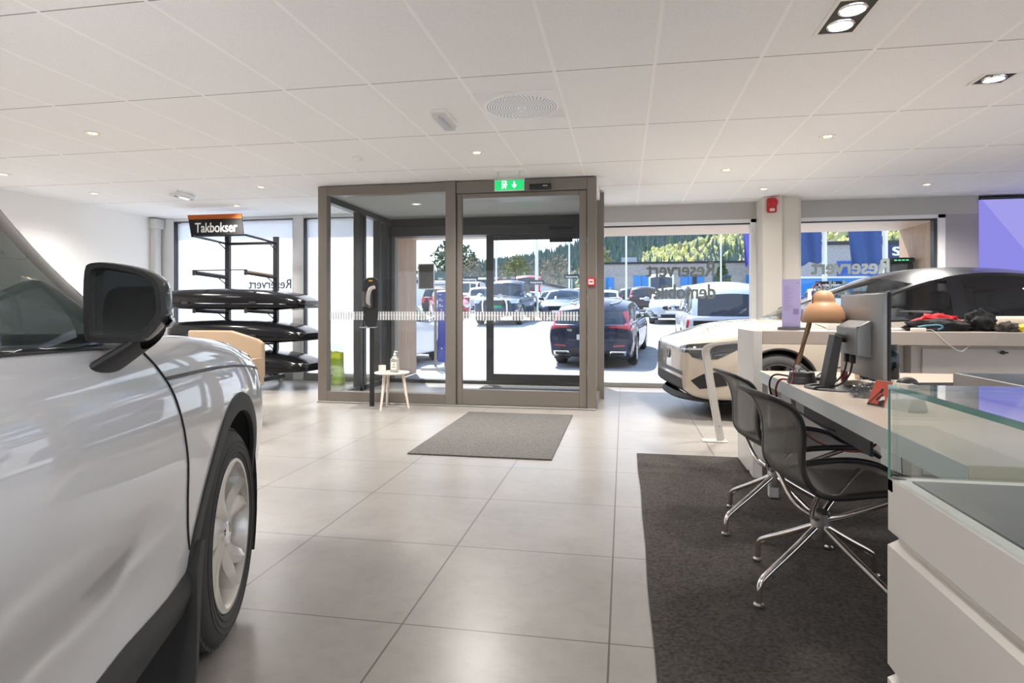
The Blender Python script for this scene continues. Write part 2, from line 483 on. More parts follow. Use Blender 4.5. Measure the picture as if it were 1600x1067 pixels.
        for p in c.bvh_parts:
            o = len(V); V += p.v; F += [tuple(i+o for i in f) for f in p.f]
        c.bvh = BVHTree.FromPolygons([Vector(v) for v in V], F)
        def weld(o):
            bm = bmesh.new(); bm.from_mesh(o.data); bmesh.ops.remove_doubles(bm, verts=bm.verts[:], dist=.0008)
            bmesh.ops.recalc_face_normals(bm, faces=bm.faces[:]); bm.to_mesh(o.data); bm.free()
            o.data.polygons.foreach_set('use_smooth', [True]*len(o.data.polygons)); o.data.set_sharp_from_angle(angle=R(38)); return o
        c.body = weld(b.build('body', paint, root, smooth=38))
        weld(rf_.build('roof', roof, root, smooth=38))
        weld(ws.build('windshield', c.__dict__.get('wsglass') or glass, root, smooth=60))
        if rw_.f: weld(rw_.build('rear_window', rear_glass, root, smooth=60))
        weld(pil.build('pillar_trim', BLACK_PAINT, root, smooth=40))
        for sg in (1, -1):
            for w_, x in sorted(sw[sg].items()):
                weld(x.build('side_window', glass if w_ == 0 else rear_glass, root, smooth=60))
        # wheels, wells, arches
        for s in (c.front, c.sR):
            for sg in (1, -1):
                yo = c.hw(s)*.985-c.tw*.53
                wheel(root, (c.X(s), yo*sg, c.rw), c.rw, c.tw, sg, rim or RIM, detail=detail if (detail > 1) else 1, design=getattr(c, 'design', 0))
        for s in (c.front, c.sR):
            for sg in (1, -1):
                wl = MB()
                yo = c.hw(s)*.97*sg; yi = (c.hw(s)*.97-c.tw-.12)*sg
                ar = [(c.X(s)+(Ra+.012)*math.cos(a), (Ra+.012)*math.sin(a)+c.rw) for a in [R(-28)+R(236)*i/24 for i in range(25)]]
                wl.grid([[(x, yo, z) for x, z in ar], [(x, yi, z) for x, z in ar]])
                wl.add([(x, yi, z) for x, z in ar], [tuple(range(25))])
                wl.build('wheel_well', DARKIN, root)
        if c.clad:
            for s in (c.front, c.sR):
                for sg in (1, -1):
                    cb = MB(); rows = []
                    for i in range(41):
                        a = R(-24)+R(228)*i/40
                        row = []
                        for rad, dy in ((Ra-.004, -.012), (Ra-.004, .003), (Ra+.010, .008), (Ra+c.cladw, .006), (Ra+c.cladw+.006, -.004)):
                            x = c.X(s)+rad*math.cos(a); z = c.rw+rad*math.sin(a)
                            z2 = min(max(z, c.zbot(s)+.03), c.zside(c.L/2-x)-.05)
                            row.append((x, sg*(c.side_y(c.L/2-x, z2)+dy), z))
                        rows.append(row)
                    cb.grid(rows); cb.build('arch_cladding', CLAD, root, smooth=45)
            for sg in (1, -1):                                  # sill cladding
                sb = MB(); rows = []
                s0, s1 = c.front+Ra*.93, c.sR-Ra*.93
                for i in range(40):
                    s = lerp(s0, s1, i/39); zb = c.zbot(s)
                    zt_ = zb+c.sillh+.05*max(0, 1-(s-s0)/.25)**2
                    rows.append([(c.X(s), sg*(c.side_y(s, zb+.03)-.14), zb-.035), (c.X(s), sg*(c.side_y(s, zb+.03)-.0), zb-.01), (c.X(s), sg*(c.side_y(s, zb+.06)+.020), zb+.05), (c.X(s), sg*(c.side_y(s, zt_-.02)+.016), zt_-.02), (c.X(s), sg*(c.side_y(s, zt_)+.002), zt_)])
                sb.grid(rows); sb.build('sill_cladding', CLAD, root, smooth=45)
        return root
    # ---- things laid on the surface
    def cast(c, view, a, b):
        """view 'front'/'rear': (a, b) = (y, z); 'left'/'right': (s, z); 'top': (s, y)"""
        if view == 'front': o, d = Vector((c.L/2+1, a, b)), Vector((-1, 0, 0))
        elif view == 'rear': o, d = Vector((-c.L/2-1, a, b)), Vector((1, 0, 0))
        elif view == 'left': o, d = Vector((c.X(a), 3, b)), Vector((0, -1, 0))
        elif view == 'right': o, d = Vector((c.X(a), -3, b)), Vector((0, 1, 0))
        elif view in ('wrapf', 'wraprear'):          # a = degrees round a vertical axis inside the nose / tail
            ax = c.X(.95) if view == 'wrapf' else c.X(c.L-.95)
            u = Vector((math.cos(R(a)), math.sin(R(a)), 0))
            if view == 'wraprear': u.x = -u.x
            o, d = Vector((ax, 0, b))+u*3, -u
        else: o, d = Vector((c.X(a), b, 4)), Vector((0, 0, -1))
        h = c.bvh.ray_cast(o, d)
        if h[0] is None: return None
        n = h[1]
        if n.dot(d) > 0: n = -n
        return h[0], n, d
    def patch(c, name, view, poly, m, off=.006, res=.03, rx=None, parent=None, thick=.012):
        """polygon in a straight view, laid over the body as a conforming shell"""
        xs = [p[0] for p in poly]; ys = [p[1] for p in poly]
        bm = bmesh.new()
        vs = [bm.verts.new((x, y, 0)) for x, y in poly]; bm.faces.new(vs)
        def cuts(lo, hi): k = max(1, int((hi-lo)/res)); return [lo+(hi-lo)*i/k for i in range(1, k)]
        res0 = res
        if view.startswith('wrap'): res = 2.0
        for x in cuts(min(xs), max(xs)):
            bmesh.ops.bisect_plane(bm, geom=bm.verts[:]+bm.edges[:]+bm.faces[:], plane_co=(x, 0, 0), plane_no=(1, 0, 0))
        res = res0
        for y in cuts(min(ys), max(ys)):
            bmesh.ops.bisect_plane(bm, geom=bm.verts[:]+bm.edges[:]+bm.faces[:], plane_co=(0, y, 0), plane_no=(0, 1, 0))
        ok = {}; last = None
        for v in bm.verts:
            h = c.cast(view, v.co.x, v.co.y)
            ok[v] = h
        bad = [v for v in bm.verts if ok[v] is None]
        for v in bm.verts:
            if ok[v]: v.co = ok[v][0]+ok[v][1]*off
        bmesh.ops.delete(bm, geom=bad, context='VERTS')
        bmesh.ops.recalc_face_normals(bm, faces=bm.faces[:])
        me = bpy.data.meshes.new(name); bm.to_mesh(me); bm.free()
        me.materials.append(m)
        me.polygons.foreach_set('use_smooth', [True]*len(me.polygons)); me.set_sharp_from_angle(angle=R(40))
        o = bpy.data.objects.new(name, me); col.objects.link(o); o.parent = parent or c.root
        return o
    def line(c, name, view, pts, w, m, off=.002, n=40, parent=None, flatten=.35, k=2):
        """seam or bead following a curve on the surface"""
        p = chaikin([Vector((x, y, 0)) for x, y in pts], k)
        out = []
        for i in range(len(p)-1):
            L_ = (p[i+1]-p[i]).length; q = max(1, int(L_/.03))
            out += [p[i].lerp(p[i+1], j/q) for j in range(q)]
        out.append(p[-1])
        P3 = []
        for a in out:
            h = c.cast(view, a.x, a.y)
            if h: P3.append(h[0]+h[1]*off)
        b = MB(); b.tube(P3, w, 6)
        return b.build(name, m, parent or c.root, smooth=60)
    def mirrors(c, m, s=None, z=None, big=False):
        s = s or c.abase+.12
        for sg in (1, -1):
            y = c.hw(s)*.94; zz = z or c.zside(s)+.06
            b = MB(); b.sphere((c.X(s)-.02, sg*(y+.15), zz+.02), .075, .13, .085, 12, 8)
            b.cyl((c.X(s), sg*(y-.02), zz-.06), (c.X(s)-.01, sg*(y+.08), zz-.03), .03)
            o = b.build('side_mirror', m, c.root, smooth=50)
            g = MB(); g.sphere((c.X(s)-.072, sg*(y+.15), zz+.02), .028, .105, .065, 12, 8)
            g.build('mirror_glass', MIRROR, o, smooth=50)
    def plate(c, end, m=None, z=.55, w=.26, h=.055):
        poly = [(-w, z-h), (w, z-h), (w, z+h), (-w, z+h)]
        h_ = c.cast(end, 0, z)
        x = h_[0].x+(.012 if end == 'front' else -.012)
        b = MB(); b.box(x-.008, x+.008, -w, w, z-h, z+h)
        return b.build('number_plate', m or PLATE, c.root)
    def seats(c, m=SEAT):
        for sx, rows_ in ((c.abase+.85, 2), (c.abase+1.75, 2)):
            for sg in (1, -1):
                x = c.X(sx); y = sg*c.W*.2; zs = c.belt0
                b = MB()
                b.rbox(x-.06, x+.09, y-.25, y+.25, zs-.35, zs+.14, .05, 3, Matrix.Translation((x, y, zs)) @ Matrix.Rotation(R(-12), 4, 'Y') @ Matrix.Translation((-x, -y, -zs)))
                b.rbox(x-.12, x-.02, y-.13, y+.13, zs+.15, zs+.34, .04, 3)
                b.cyl((x-.06, y-.06, zs+.08), (x-.07, y-.06, zs+.2), .008); b.cyl((x-.06, y+.06, zs+.08), (x-.07, y+.06, zs+.2), .008)
                b.build('seat', m, c.root, smooth=50)
        b = MB(); x0 = c.X(c.cowl+.25); b.rbox(x0-.35, x0, -c.W*.42, c.W*.42, c.belt0-.25, c.belt0+.015, .05, 3)
        b.build('dashboard', m, c.root, smooth=50)
# ------------------------------------------------------------------ the two showroom cars
def showroom_white():
    c = Car(dict(L=4.43, W=1.86, H=1.65, front=.87, wb=2.70, rw=.347, tw=.235, zb=.31, zh0=.88, zcowl=1.05, cowl=1.18, abase=1.50, rf=2.10, amid=.30, amidc=.30, sail=.24, rr=3.75, tail=4.30,
                 ztail=1.12, dbase=4.22, belt0=1.035, belt1=1.10, deck=1.06, roofw=.57, blunt=.10, rblunt=.03, clad=True, cladw=.055, sillh=.085, dx=.03, arch=.07, scoop=.05, design=1, bpillar=2.72, qpillar=3.62, rake=.04))
    root = c.make('showroom_car', 'large white crossover car in the left foreground with black roof', 'car', (-1.654, .305, 0), R(111.5), WHITE_PAINT,
                  roof=BLACK_PAINT, rear_glass=CARGLASS_DARK, detail=2)
    seam = GRILLE
    for v in ('right', 'left'):
        # shut lines: front door, hood, rear door
        c.line('door_seam', v, [(1.60, 1.01), (1.545, .955), (1.50, .90), (1.455, .80), (1.42, .68), (1.37, .56), (1.335, .47)], .0035, seam, off=.0005)
        c.line('hood_seam', v, [(1.54, .945), (1.2, .935), (.85, .915), (.5, .88), (.25, .845)], .005, seam, off=.0005)
        c.line('door_seam', v, [(2.76, 1.05), (2.76, .5), (2.74, .36)], .0035, seam, off=.0005)
        c.line('belt_trim', v, [(1.66, 1.028), (2.2, 1.045), (3.2, 1.07), (4.0, 1.085)], .005, BLACK_PAINT, off=.004)
        c.line('door_handle', v, [(2.50, .93), (2.65, .935), (2.72, .935)], .014, WHITE_PAINT, off=.02)
    # mud flap behind the front right wheel
    for sg in (-1, 1):
        m = MB(); x0 = c.X(c.front)-.452
        yo = sg*.925; yi = sg*.70
        pf = [(x0+.055, .47), (x0+.03, .40), (x0+.012, .28), (x0-.01, .15), (x0-.055, .075), (x0-.07, .078), (x0-.03, .15), (x0-.02, .28), (x0-.02, .42), (x0+.02, .48)]
        m.grid([[(x, yo, z) for x, z in pf], [(x, lerp(yo, yi, .5), z) for x, z in pf], [(x, yi, z) for x, z in pf]], closed=True)
        k = len(pf); m.f += [tuple(range(k)), tuple(range(2*k, 3*k))[::-1]]; m.m += [0, 0]
        m.build('mud_flap', CLAD, root, smooth=40)
    # head lamps and front
    for sg in (1, -1):
        c.patch('head_lamp', 'front', [(sg*.50, .80), (sg*.80, .83), (sg*.86, .70), (sg*.55, .68)], LAMP_CLEAR)
    c.patch('grille', 'front', [(-.46, .80), (.46, .80), (.40, .56), (-.40, .56)], GRILLE)
    c.plate('front', z=.42)
    c.seats()
    # wing mirrors with housing, glass, lamp strip and arm
    for sg in (-1, 1):
        x0 = c.X(1.815); y0 = sg*.93; z0 = 1.120
        yaw = R(17)*sg                                    # the glass looks back and a little inwards
        def W(px, py, pz):                                # px forward, py outwards
            return (x0+px*math.cos(yaw)+py*math.sin(abs(yaw))*-1*0+py*-math.sin(yaw)*sg, y0+sg*(py*math.cos(yaw))+px*math.sin(yaw)*0, z0+pz)
        out_ = [(-.093, -.070), (-.085, -.078), (.030, -.078), (.055, -.068), (.092, -.030), (.097, -.018), (.093, .030), (.080, .050), (.045, .067), (-.02, .078), (-.075, .082), (-.095, .070)]
        pr_ = chaikin([Vector((a*.84, b*.97, 0)) for a, b in out_], 2, closed=True)
        def ring(px, k, dy=0, dz=0, push=0):
            return [W(px+push*max(0, p.x)/.1, dy+p.x*k, dz+p.y*k) for p in pr_]
        nP = len(pr_)
        h = MB()
        h.grid([ring(.006, 1.0), ring(.03, 1.03), ring(.06, 1.0, -.002), ring(.085, .86, -.006), ring(.103, .58, -.010), ring(.108, .2, -.012)], closed=True)
        h.f.append(tuple(range(nP*5, nP*6))); h.m.append(0)
        ho = h.build('side_mirror', BLACK_PAINT, root, smooth=50)
        f = MB(); f.grid([ring(.012, 1.015), ring(-.010, .985), ring(-.010, .86), ring(.012, .80)], closed=True)
        f.build('mirror_bezel', CLAD, ho, smooth=50)
        g = MB(); rg = ring(.009, .83); g.v = rg; g.f = [tuple(range(nP))]; g.m = [0]
        g.build('mirror_glass', MIRROR, ho, smooth=0)
        l = MB(); rows = []
        for i in range(10):
            q = i/9; py = lerp(.02, .085, q); px = lerp(.094, .03, q**2.2)
            rows.append([W(px, py, -.024), W(px+.010, py+.004, -.034), W(px-.004, py, -.046)])
        l.grid(rows); l.build('indicator_lamp', LAMP_CLEAR, ho, smooth=60, solid=.006)
        a = MB(); rows = []
        for dx, dy, dz, sx, sz in ((.00, -.115, -.185, .090, .036), (.012, -.075, -.15, .084, .036), (.035, -.01, -.10, .068, .032), (.05, .035, -.065, .055, .026)):
            rows.append([(x0+dx+sx*math.cos(2*PI*i/16), y0+sg*(dy+.55*sz*math.sin(2*PI*i/16)), z0+dz+sz*math.sin(2*PI*i/16)) for i in range(16)])
        a.grid(rows, closed=True); a.build('mirror_arm', CLAD, ho, smooth=50)
    return c
XCAR = showroom_white()

def showroom_pearl():
    c = Car(dict(L=4.40, W=1.80, H=1.565, front=.86, wb=2.70, rw=.335, tw=.235, zb=.21, zh0=.80, zcowl=1.0, cowl=1.02, abase=1.33, rf=2.50, rr=3.75, tail=4.28,
                 ztail=1.10, dbase=4.15, belt0=.97, belt1=1.05, deck=1.05, roofw=.58, blunt=.12, rblunt=.04, clad=True, cladw=.012, sillh=.12, dx=.035, arch=.045, scoop=.02, bpillar=2.60, qpillar=3.60, rake=.03))
    root = c.make('showroom_car', 'pearl coloured electric car with black roof behind the white counter', 'car', (2.68, 7.34, 0), R(188), PEARL,
                  roof=BLACK_PAINT, glass=CARGLASS_CLEAR, rear_glass=CARGLASS_DARK, rim=RIMD, detail=1)
    for v in ('left', 'right'):
        c.line('door_seam', v, [(1.22, .96), (1.36, .90), (1.37, .70), (1.38, .45), (1.48, .33)], .004, GRILLE, off=.0005)
        c.line('door_seam', v, [(2.62, 1.0), (2.62, .5), (2.60, .36)], .004, GRILLE, off=.0005)
        c.line('hood_seam', v, [(1.25, .90), (.9, .87), (.55, .83)], .004, GRILLE, off=.0005)
        c.line('belt_trim', v, [(1.42, .972), (2.2, .995), (3.2, 1.03), (3.95, 1.05)], .011, BLACK_PAINT, off=.0)
        c.line('door_handle', v, [(2.38, .90), (2.5, .905), (2.58, .905)], .013, PEARL, off=.018)
    for sg in (1, -1):
        # lamp that wraps the corner, with a bright T bar
        hl = c.patch('head_lamp', 'wrapf', [(sg*27, .72), (sg*38, .752), (sg*52, .782), (sg*63, .805), (sg*70, .80), (sg*60, .70), (sg*52, .62), (sg*45, .612), (sg*41, .63), (sg*39, .67), (sg*28, .665)], LAMP_DARK, off=.004)
        c.patch('lamp_bar', 'wrapf', [(sg*31, .708), (sg*47, .722), (sg*47, .704), (sg*31, .692)], LAMP_CLEAR, off=.008, parent=hl)
        c.patch('air_intake', 'wrapf', [(sg*40, .40), (sg*46, .47), (sg*54, .50), (sg*56, .36), (sg*44, .32)], GRILLE, off=.004)
    c.patch('front_trim', 'front', [(-.62, .475), (.62, .475), (.62, .435), (-.62, .435)], GRILLE, off=.004)
    c.patch('lower_grille', 'front', [(-.60, .40), (.60, .40), (.66, .24), (-.66, .24)], CLAD, off=.004)
    e = c.cast('front', 0, .60); b = MB(); Mx = Matrix.Translation((e[0].x+.004, 0, .62)) @ Matrix.Rotation(PI/2, 4, 'Y')
    b.lathe([(.055, 0), (.055, .008), (.045, .012), (.043, .006)], 28, Mx); b.build('front_badge', RED_BADGE, root)
    sp = MB(); rows = []
    for i in range(31):                                      # splitter lip under the bumper
        y = lerp(-.80, .80, i/30); xx = c.L/2+.02-.34*abs(y/.80)**3.2
        rows.append([(xx-.18, y, .185), (xx, y*1.01, .175), (xx+.012, y*1.015, .195), (xx-.02, y, .24)])
    sp.grid(rows); sp.build('front_lip', CLAD, root, smooth=40)
    c.mirrors(BLACK_PAINT, s=1.62, z=1.03)
    c.seats()
    return c
PCAR = showroom_pearl()
# ------------------------------------------------------------------ setting: shell materials
def floor_mat():
    m, t, N, L = nm('floor tiles')
    o = N.new('ShaderNodeOutputMaterial'); b = N.new('ShaderNodeBsdfPrincipled'); L.new(b.outputs[0], o.inputs[0])
    tc = N.new('ShaderNodeTexCoord')
    g = grid_lines(N, L, tc.outputs['Object'], .72, .72, -.046, 2.06, .0034, .0030)
    mx = N.new('ShaderNodeMath'); mx.operation = 'MAXIMUM'; L.new(g[0], mx.inputs[0]); L.new(g[1], mx.inputs[1])
    n1 = N.new('ShaderNodeTexNoise'); n1.inputs['Scale'].default_value = 2.2; n1.inputs['Detail'].default_value = 8; n1.inputs['Roughness'].default_value = .62
    L.new(tc.outputs['Object'], n1.inputs['Vector'])
    r = N.new('ShaderNodeValToRGB'); r.color_ramp.elements[0].position = .32; r.color_ramp.elements[1].position = .68
    r.color_ramp.elements[0].color = (.262, .243, .224, 1); r.color_ramp.elements[1].color = (.325, .304, .283, 1)
    L.new(n1.outputs[0], r.inputs[0])
    n2 = N.new('ShaderNodeTexNoise'); n2.inputs['Scale'].default_value = 14; n2.inputs['Detail'].default_value = 8; n2.inputs['Roughness'].default_value = .65
    L.new(tc.outputs['Object'], n2.inputs['Vector'])
    r2 = N.new('ShaderNodeValToRGB'); r2.color_ramp.elements[0].position = .36; r2.color_ramp.elements[1].position = .52
    r2.color_ramp.elements[0].color = (.93, .925, .915, 1); r2.color_ramp.elements[1].color = (1, 1, 1, 1)
    L.new(n2.outputs[0], r2.inputs[0])
    mu = N.new('ShaderNodeMix'); mu.data_type = 'RGBA'; mu.blend_type = 'MULTIPLY'; mu.inputs[0].default_value = 1
    L.new(r.outputs[0], mu.inputs[6]); L.new(r2.outputs[0], mu.inputs[7])
    ml = N.new('ShaderNodeMix'); ml.data_type = 'RGBA'; ml.inputs[7].default_value = (.10, .08, .065, 1)
    L.new(mx.outputs[0], ml.inputs[0]); L.new(mu.outputs[2], ml.inputs[6]); L.new(ml.outputs[2], b.inputs['Base Color'])
    rr = N.new('ShaderNodeMapRange'); rr.inputs[3].default_value = .25; rr.inputs[4].default_value = .36
    L.new(n1.outputs[0], rr.inputs[0]); L.new(rr.outputs[0], b.inputs['Roughness'])
    return m
def ceiling_mat():
    m, t, N, L = nm('ceiling tiles')
    o = N.new('ShaderNodeOutputMaterial'); b = N.new('ShaderNodeBsdfPrincipled'); L.new(b.outputs[0], o.inputs[0])
    b.inputs['Roughness'].default_value = .85
    tc = N.new('ShaderNodeTexCoord')
    g = grid_lines(N, L, tc.outputs['Object'], .6, 1.2, .184, 3.744, .0105, .0042)
    n = N.new('ShaderNodeTexNoise'); n.inputs['Scale'].default_value = 160; n.inputs['Detail'].default_value = 3
    L.new(tc.outputs['Object'], n.inputs['Vector'])
    r = N.new('ShaderNodeValToRGB'); r.color_ramp.elements[0].color = (.84, .85, .865, 1); r.color_ramp.elements[1].color = (.91, .92, .935, 1)
    r.color_ramp.elements[0].position = .35; r.color_ramp.elements[1].position = .65
    L.new(n.outputs[0], r.inputs[0])
    a = N.new('ShaderNodeMix'); a.data_type = 'RGBA'; a.inputs[7].default_value = (.30, .28, .26, 1)
    L.new(g[1], a.inputs[0]); L.new(r.outputs[0], a.inputs[6])
    c = N.new('ShaderNodeMix'); c.data_type = 'RGBA'; c.inputs[7].default_value = (.95, .95, .95, 1)
    L.new(g[0], c.inputs[0]); L.new(a.outputs[2], c.inputs[6]); L.new(c.outputs[2], b.inputs['Base Color'])
    return m
def wood_mat(name, c1, c2, scale=(14, 14, 1.2)):
    m, t, N, L = nm(name)
    o = N.new('ShaderNodeOutputMaterial'); b = N.new('ShaderNodeBsdfPrincipled'); L.new(b.outputs[0], o.inputs[0])
    b.inputs['Roughness'].default_value = .55
    tc = N.new('ShaderNodeTexCoord'); mp = N.new('ShaderNodeMapping'); mp.inputs['Scale'].default_value = scale
    L.new(tc.outputs['Object'], mp.inputs[0])
    n = N.new('ShaderNodeTexNoise'); n.inputs['Scale'].default_value = 1.6; n.inputs['Detail'].default_value = 7; n.inputs['Distortion'].default_value = 1.2
    L.new(mp.outputs[0], n.inputs['Vector'])
    r = N.new('ShaderNodeValToRGB'); r.color_ramp.elements[0].position = .35; r.color_ramp.elements[1].position = .68
    r.color_ramp.elements[0].color = tuple(c1)+(1,); r.color_ramp.elements[1].color = tuple(c2)+(1,)
    L.new(n.outputs[0], r.inputs[0]); L.new(r.outputs[0], b.inputs['Base Color'])
    return m
FLOOR = floor_mat(); CEIL = ceiling_mat()
WALLW = mat('white wall paint', (.88, .865, .84), .85)
FRAME_TAUPE = mat('taupe aluminium', (.205, .180, .155), .42, metal=.35)
FRAME_DARK = mat('anthracite aluminium', (.055, .055, .058), .4, metal=.3)
FRAME_GREY = mat('grey aluminium', (.30, .29, .275), .4, metal=.4)
FRAME_WHITE = mat('white frame', (.80, .80, .80), .45)
FASCIA = mat('grey fascia panel', (.46, .455, .44), .5)
FASCIA2 = mat('warm grey wall panel', (.36, .34, .36), .5)
WOODR = wood_mat('oak cladding', (.40, .27, .175), (.50, .355, .245))
PANE = glass_mat('window glass', (.97, .98, .975), 1.28)
STONE = mat('pale paving', (.62, .61, .59), .8, noise=.08, nscale=14)
MATGREY = mat('entrance mat', (.105, .101, .094), .95, noise=.55, nscale=110, bump=.5, bscale=220)
VEST_CEIL = mat('lobby ceiling', (.42, .43, .42), .7)

def frosted():
    m, t, N, L = nm('frosted window film')
    o = N.new('ShaderNodeOutputMaterial'); tl = N.new('ShaderNodeBsdfTranslucent'); tl.inputs[0].default_value = (.92, .94, .96, 1)
    tr = N.new('ShaderNodeBsdfTransparent'); tr.inputs[0].default_value = (.95, .96, .98, 1)
    d = N.new('ShaderNodeBsdfDiffuse'); d.inputs[0].default_value = (.85, .87, .9, 1)
    a = N.new('ShaderNodeMixShader'); a.inputs[0].default_value = .15; L.new(tl.outputs[0], a.inputs[1]); L.new(d.outputs[0], a.inputs[2])
    b = N.new('ShaderNodeMixShader'); b.inputs[0].default_value = .12; L.new(a.outputs[0], b.inputs[1]); L.new(tr.outputs[0], b.inputs[2])
    L.new(b.outputs[0], o.inputs[0]); return m
FROST = frosted()
def film():
    m, t, N, L = nm('white glass film')
    o = N.new('ShaderNodeOutputMaterial'); tl = N.new('ShaderNodeBsdfTranslucent'); tl.inputs[0].default_value = (.95, .95, .95, 1); d = N.new('ShaderNodeBsdfDiffuse'); d.inputs[0].default_value = (.9, .9, .9, 1)
    a = N.new('ShaderNodeMixShader'); a.inputs[0].default_value = .45; L.new(tl.outputs[0], a.inputs[1]); L.new(d.outputs[0], a.inputs[2])
    tr = N.new('ShaderNodeBsdfTransparent'); e = N.new('ShaderNodeMixShader'); e.inputs[0].default_value = .25; L.new(a.outputs[0], e.inputs[1]); L.new(tr.outputs[0], e.inputs[2]); L.new(e.outputs[0], o.inputs[0]); return m
FILMW = film()
LETTER = mat('grey window lettering', (.20, .235, .22), .6)
LETTERB = mat('slate window lettering', (.10, .14, .17), .6)

# ------------------------------------------------------------------ room shell
YW = 8.85; ZC = 2.56; XL = -7.42; XR = 7.2; YB = -5.2
b = MB(); b.box(XL-.2, XR+.2, YB-.2, YW+.02, -.12, 0); struct('floor', b, FLOOR, smooth=0)
b = MB(); b.box(XL-.2, XR+.2, YB-.2, YW+.25, ZC, ZC+.12); struct('ceiling', b, CEIL, smooth=0)
b = MB(); b.box(XL-.2, XL, YB-.2, YW+.1, 0, ZC); struct('wall_left', b, WALLW, smooth=0)
def sempty(name, loc=(0, 0, 0)):
    o = bpy.data.objects.new(name, None); col.objects.link(o); o.location = loc; o['kind'] = 'structure'; return o
# back and right of the showroom: unseen walls with open bays added to let in daylight
b = MB()
b.box(XL, XR, YB-.2, YB, 0, .35); b.box(XL, XR, YB-.2, YB, 2.3, ZC)
for x in (-7.3, -4.4, -1.5, 1.4, 4.3, 7.1): b.box(x-.1, x+.1, YB-.2, YB, .35, 2.3)
struct('wall_back', b, WALLW, smooth=0)
b = MB(); b.box(XR, XR+.2, YB-.2, YW+.1, 0, .35); b.box(XR, XR+.2, YB-.2, YW+.1, 2.3, ZC)
for y in (-5.1, -2.3, .5, 3.3): b.box(XR, XR+.2, y-.1, y+.1, .35, 2.3)
b.box(XR, XR+.2, 5.2, YW+.1, .35, 2.3)
struct('wall_right', b, WALLW, smooth=0)
# flush service hatch in the left wall, corner pipe casing
b = MB(); b.rbox(XL, XL+.012, 6.45, 7.15, .9, 2.12, .003); struct('wall_hatch', b, WALLW, smooth=0)
b = MB(); b.rbox(XL, XL+.10, YW-.25, YW-.12, 0, 2.50, .01); b.rbox(XL, XL+.13, YW-.28, YW-.10, 2.38, 2.54, .01)
struct('trim_1', b, mat('corner casing', (.66, .66, .64), .6), smooth=40)

# ---- left shop window (frosted)
w1 = sempty('window_1', (0, YW, 0))
b = MB(); b.box(-7.40, -3.62, -.05, .09, 2.515, 2.56); b.build('window_header', FRAME_WHITE, w1, smooth=0)
b = MB(); b.box(-7.27, -3.62, -.06, .10, 0, .11); b.build('window_sill', FRAME_GREY, w1, bevel=.004)
b = MB(); b.box(-7.15, -3.62, -.03, .08, 2.500, 2.515); b.build('window_head', FRAME_DARK, w1, smooth=0)
for x0, x1 in ((-7.40, -7.15), (-5.05, -4.88)):
    b = MB(); b.box(x0, x1, -.07, .10, 0, 2.56); b.build('mullion', FRAME_WHITE, w1, bevel=.006)
for x0, x1 in ((-7.15, -7.135), (-5.065, -5.05), (-4.88, -4.862), (-3.62, -3.60)):
    b = MB(); b.box(x0, x1, -.05, .09, 11/100, 2.505); b.build('window_frame', FRAME_DARK, w1, smooth=0)
for x0, x1 in ((-7.14, -5.06), (-4.87, -3.61)):
    b = MB(); b.box(x0, x1, .02, .03, .11, 2.49); b.build('window_pane', FROST, w1, smooth=0)
def fit(o, width):
    bpy.context.view_layer.update()
    o.scale.x = width/max(.01, o.dimensions.x)
fit(text('window_lettering', 'Reservert', LETTERB, w1, .21, (-5.49, .0193, 1.49), (PI/2, 0, PI), .004), .74)
fit(text('window_lettering', 'demobiler', LETTERB, w1, .21, (-5.49, .0193, 1.26), (PI/2, 0, PI), .004), .74)

# ---- glazed shop front to the right of the lobby
b = MB(); b.box(-.30, 1.78, YW-.02, YW+.22, 2.33, ZC); b.box(2.25, 4.49, YW-.02, YW+.22, 2.33, ZC); struct('trim_2', b, FASCIA, smooth=0)
b = MB(); b.box(4.10, 4.49, YW-.02, YW+.22, 0, 2.33); struct('wall_panel', b, FASCIA2, smooth=0)
b = MB(); b.box(1.78, 2.02, YW-.42, YW+.2, 0, ZC); b.box(2.025, 2.25, YW-.34, YW+.2, 0, ZC); b.box(2.25, 2.28, YW-.30, YW+.2, 0, ZC)
struct('wall_column', b, mat('cream column paint', (.66, .62, .56), .7), bevel=.008)
for nme, x0, x1, lets in (('window_2', -.27, 1.78, ((.79, 1.645, .93), (.79, 1.335, .95))), ('window_3', 2.28, 4.10, ((2.99, 1.66, .97), (2.99, 1.37, .97)))):
    w = sempty(nme, (0, YW, 0))
    b = MB(); b.box(x0, x1, -.03, .10, 0, .065); b.build('window_sill', FRAME_GREY, w, bevel=.004)
    b = MB(); b.box(x0, x1, -.03, .03, 2.285, 2.33); b.build('window_head', FRAME_WHITE, w, smooth=0)
    b = MB(); b.box(x0, x1, .03, .08, 2.268, 2.29); b.build('window_frame', FRAME_DARK, w, smooth=0)
    if nme == 'window_3':
        b = MB(); b.box(x1-.085, x1, -.03, .09, 0, 2.33); b.build('mullion', FRAME_WHITE, w, smooth=0)
        b = MB(); b.box(x1-.125, x1-.085, -.0, .09, .06, 2.29); b.build('window_frame', FRAME_DARK, w, smooth=0)
    else:
        b = MB(); b.box(x1-.07, x1, -.03, .09, 0, 2.33); b.build('mullion', FRAME_WHITE, w, smooth=0)
    b = MB(); b.box(x0+.02, x1-.05, .045, .055, .06, 2.28); b.build('window_pane', PANE, w, smooth=0)
    for (lx, lz, lw), body in zip(lets, ('Reservert', 'demobiler')):
        fit(text('window_lettering', body, LETTER, w, .285, (lx, .0443, lz), (PI/2, 0, PI), .009), lw)

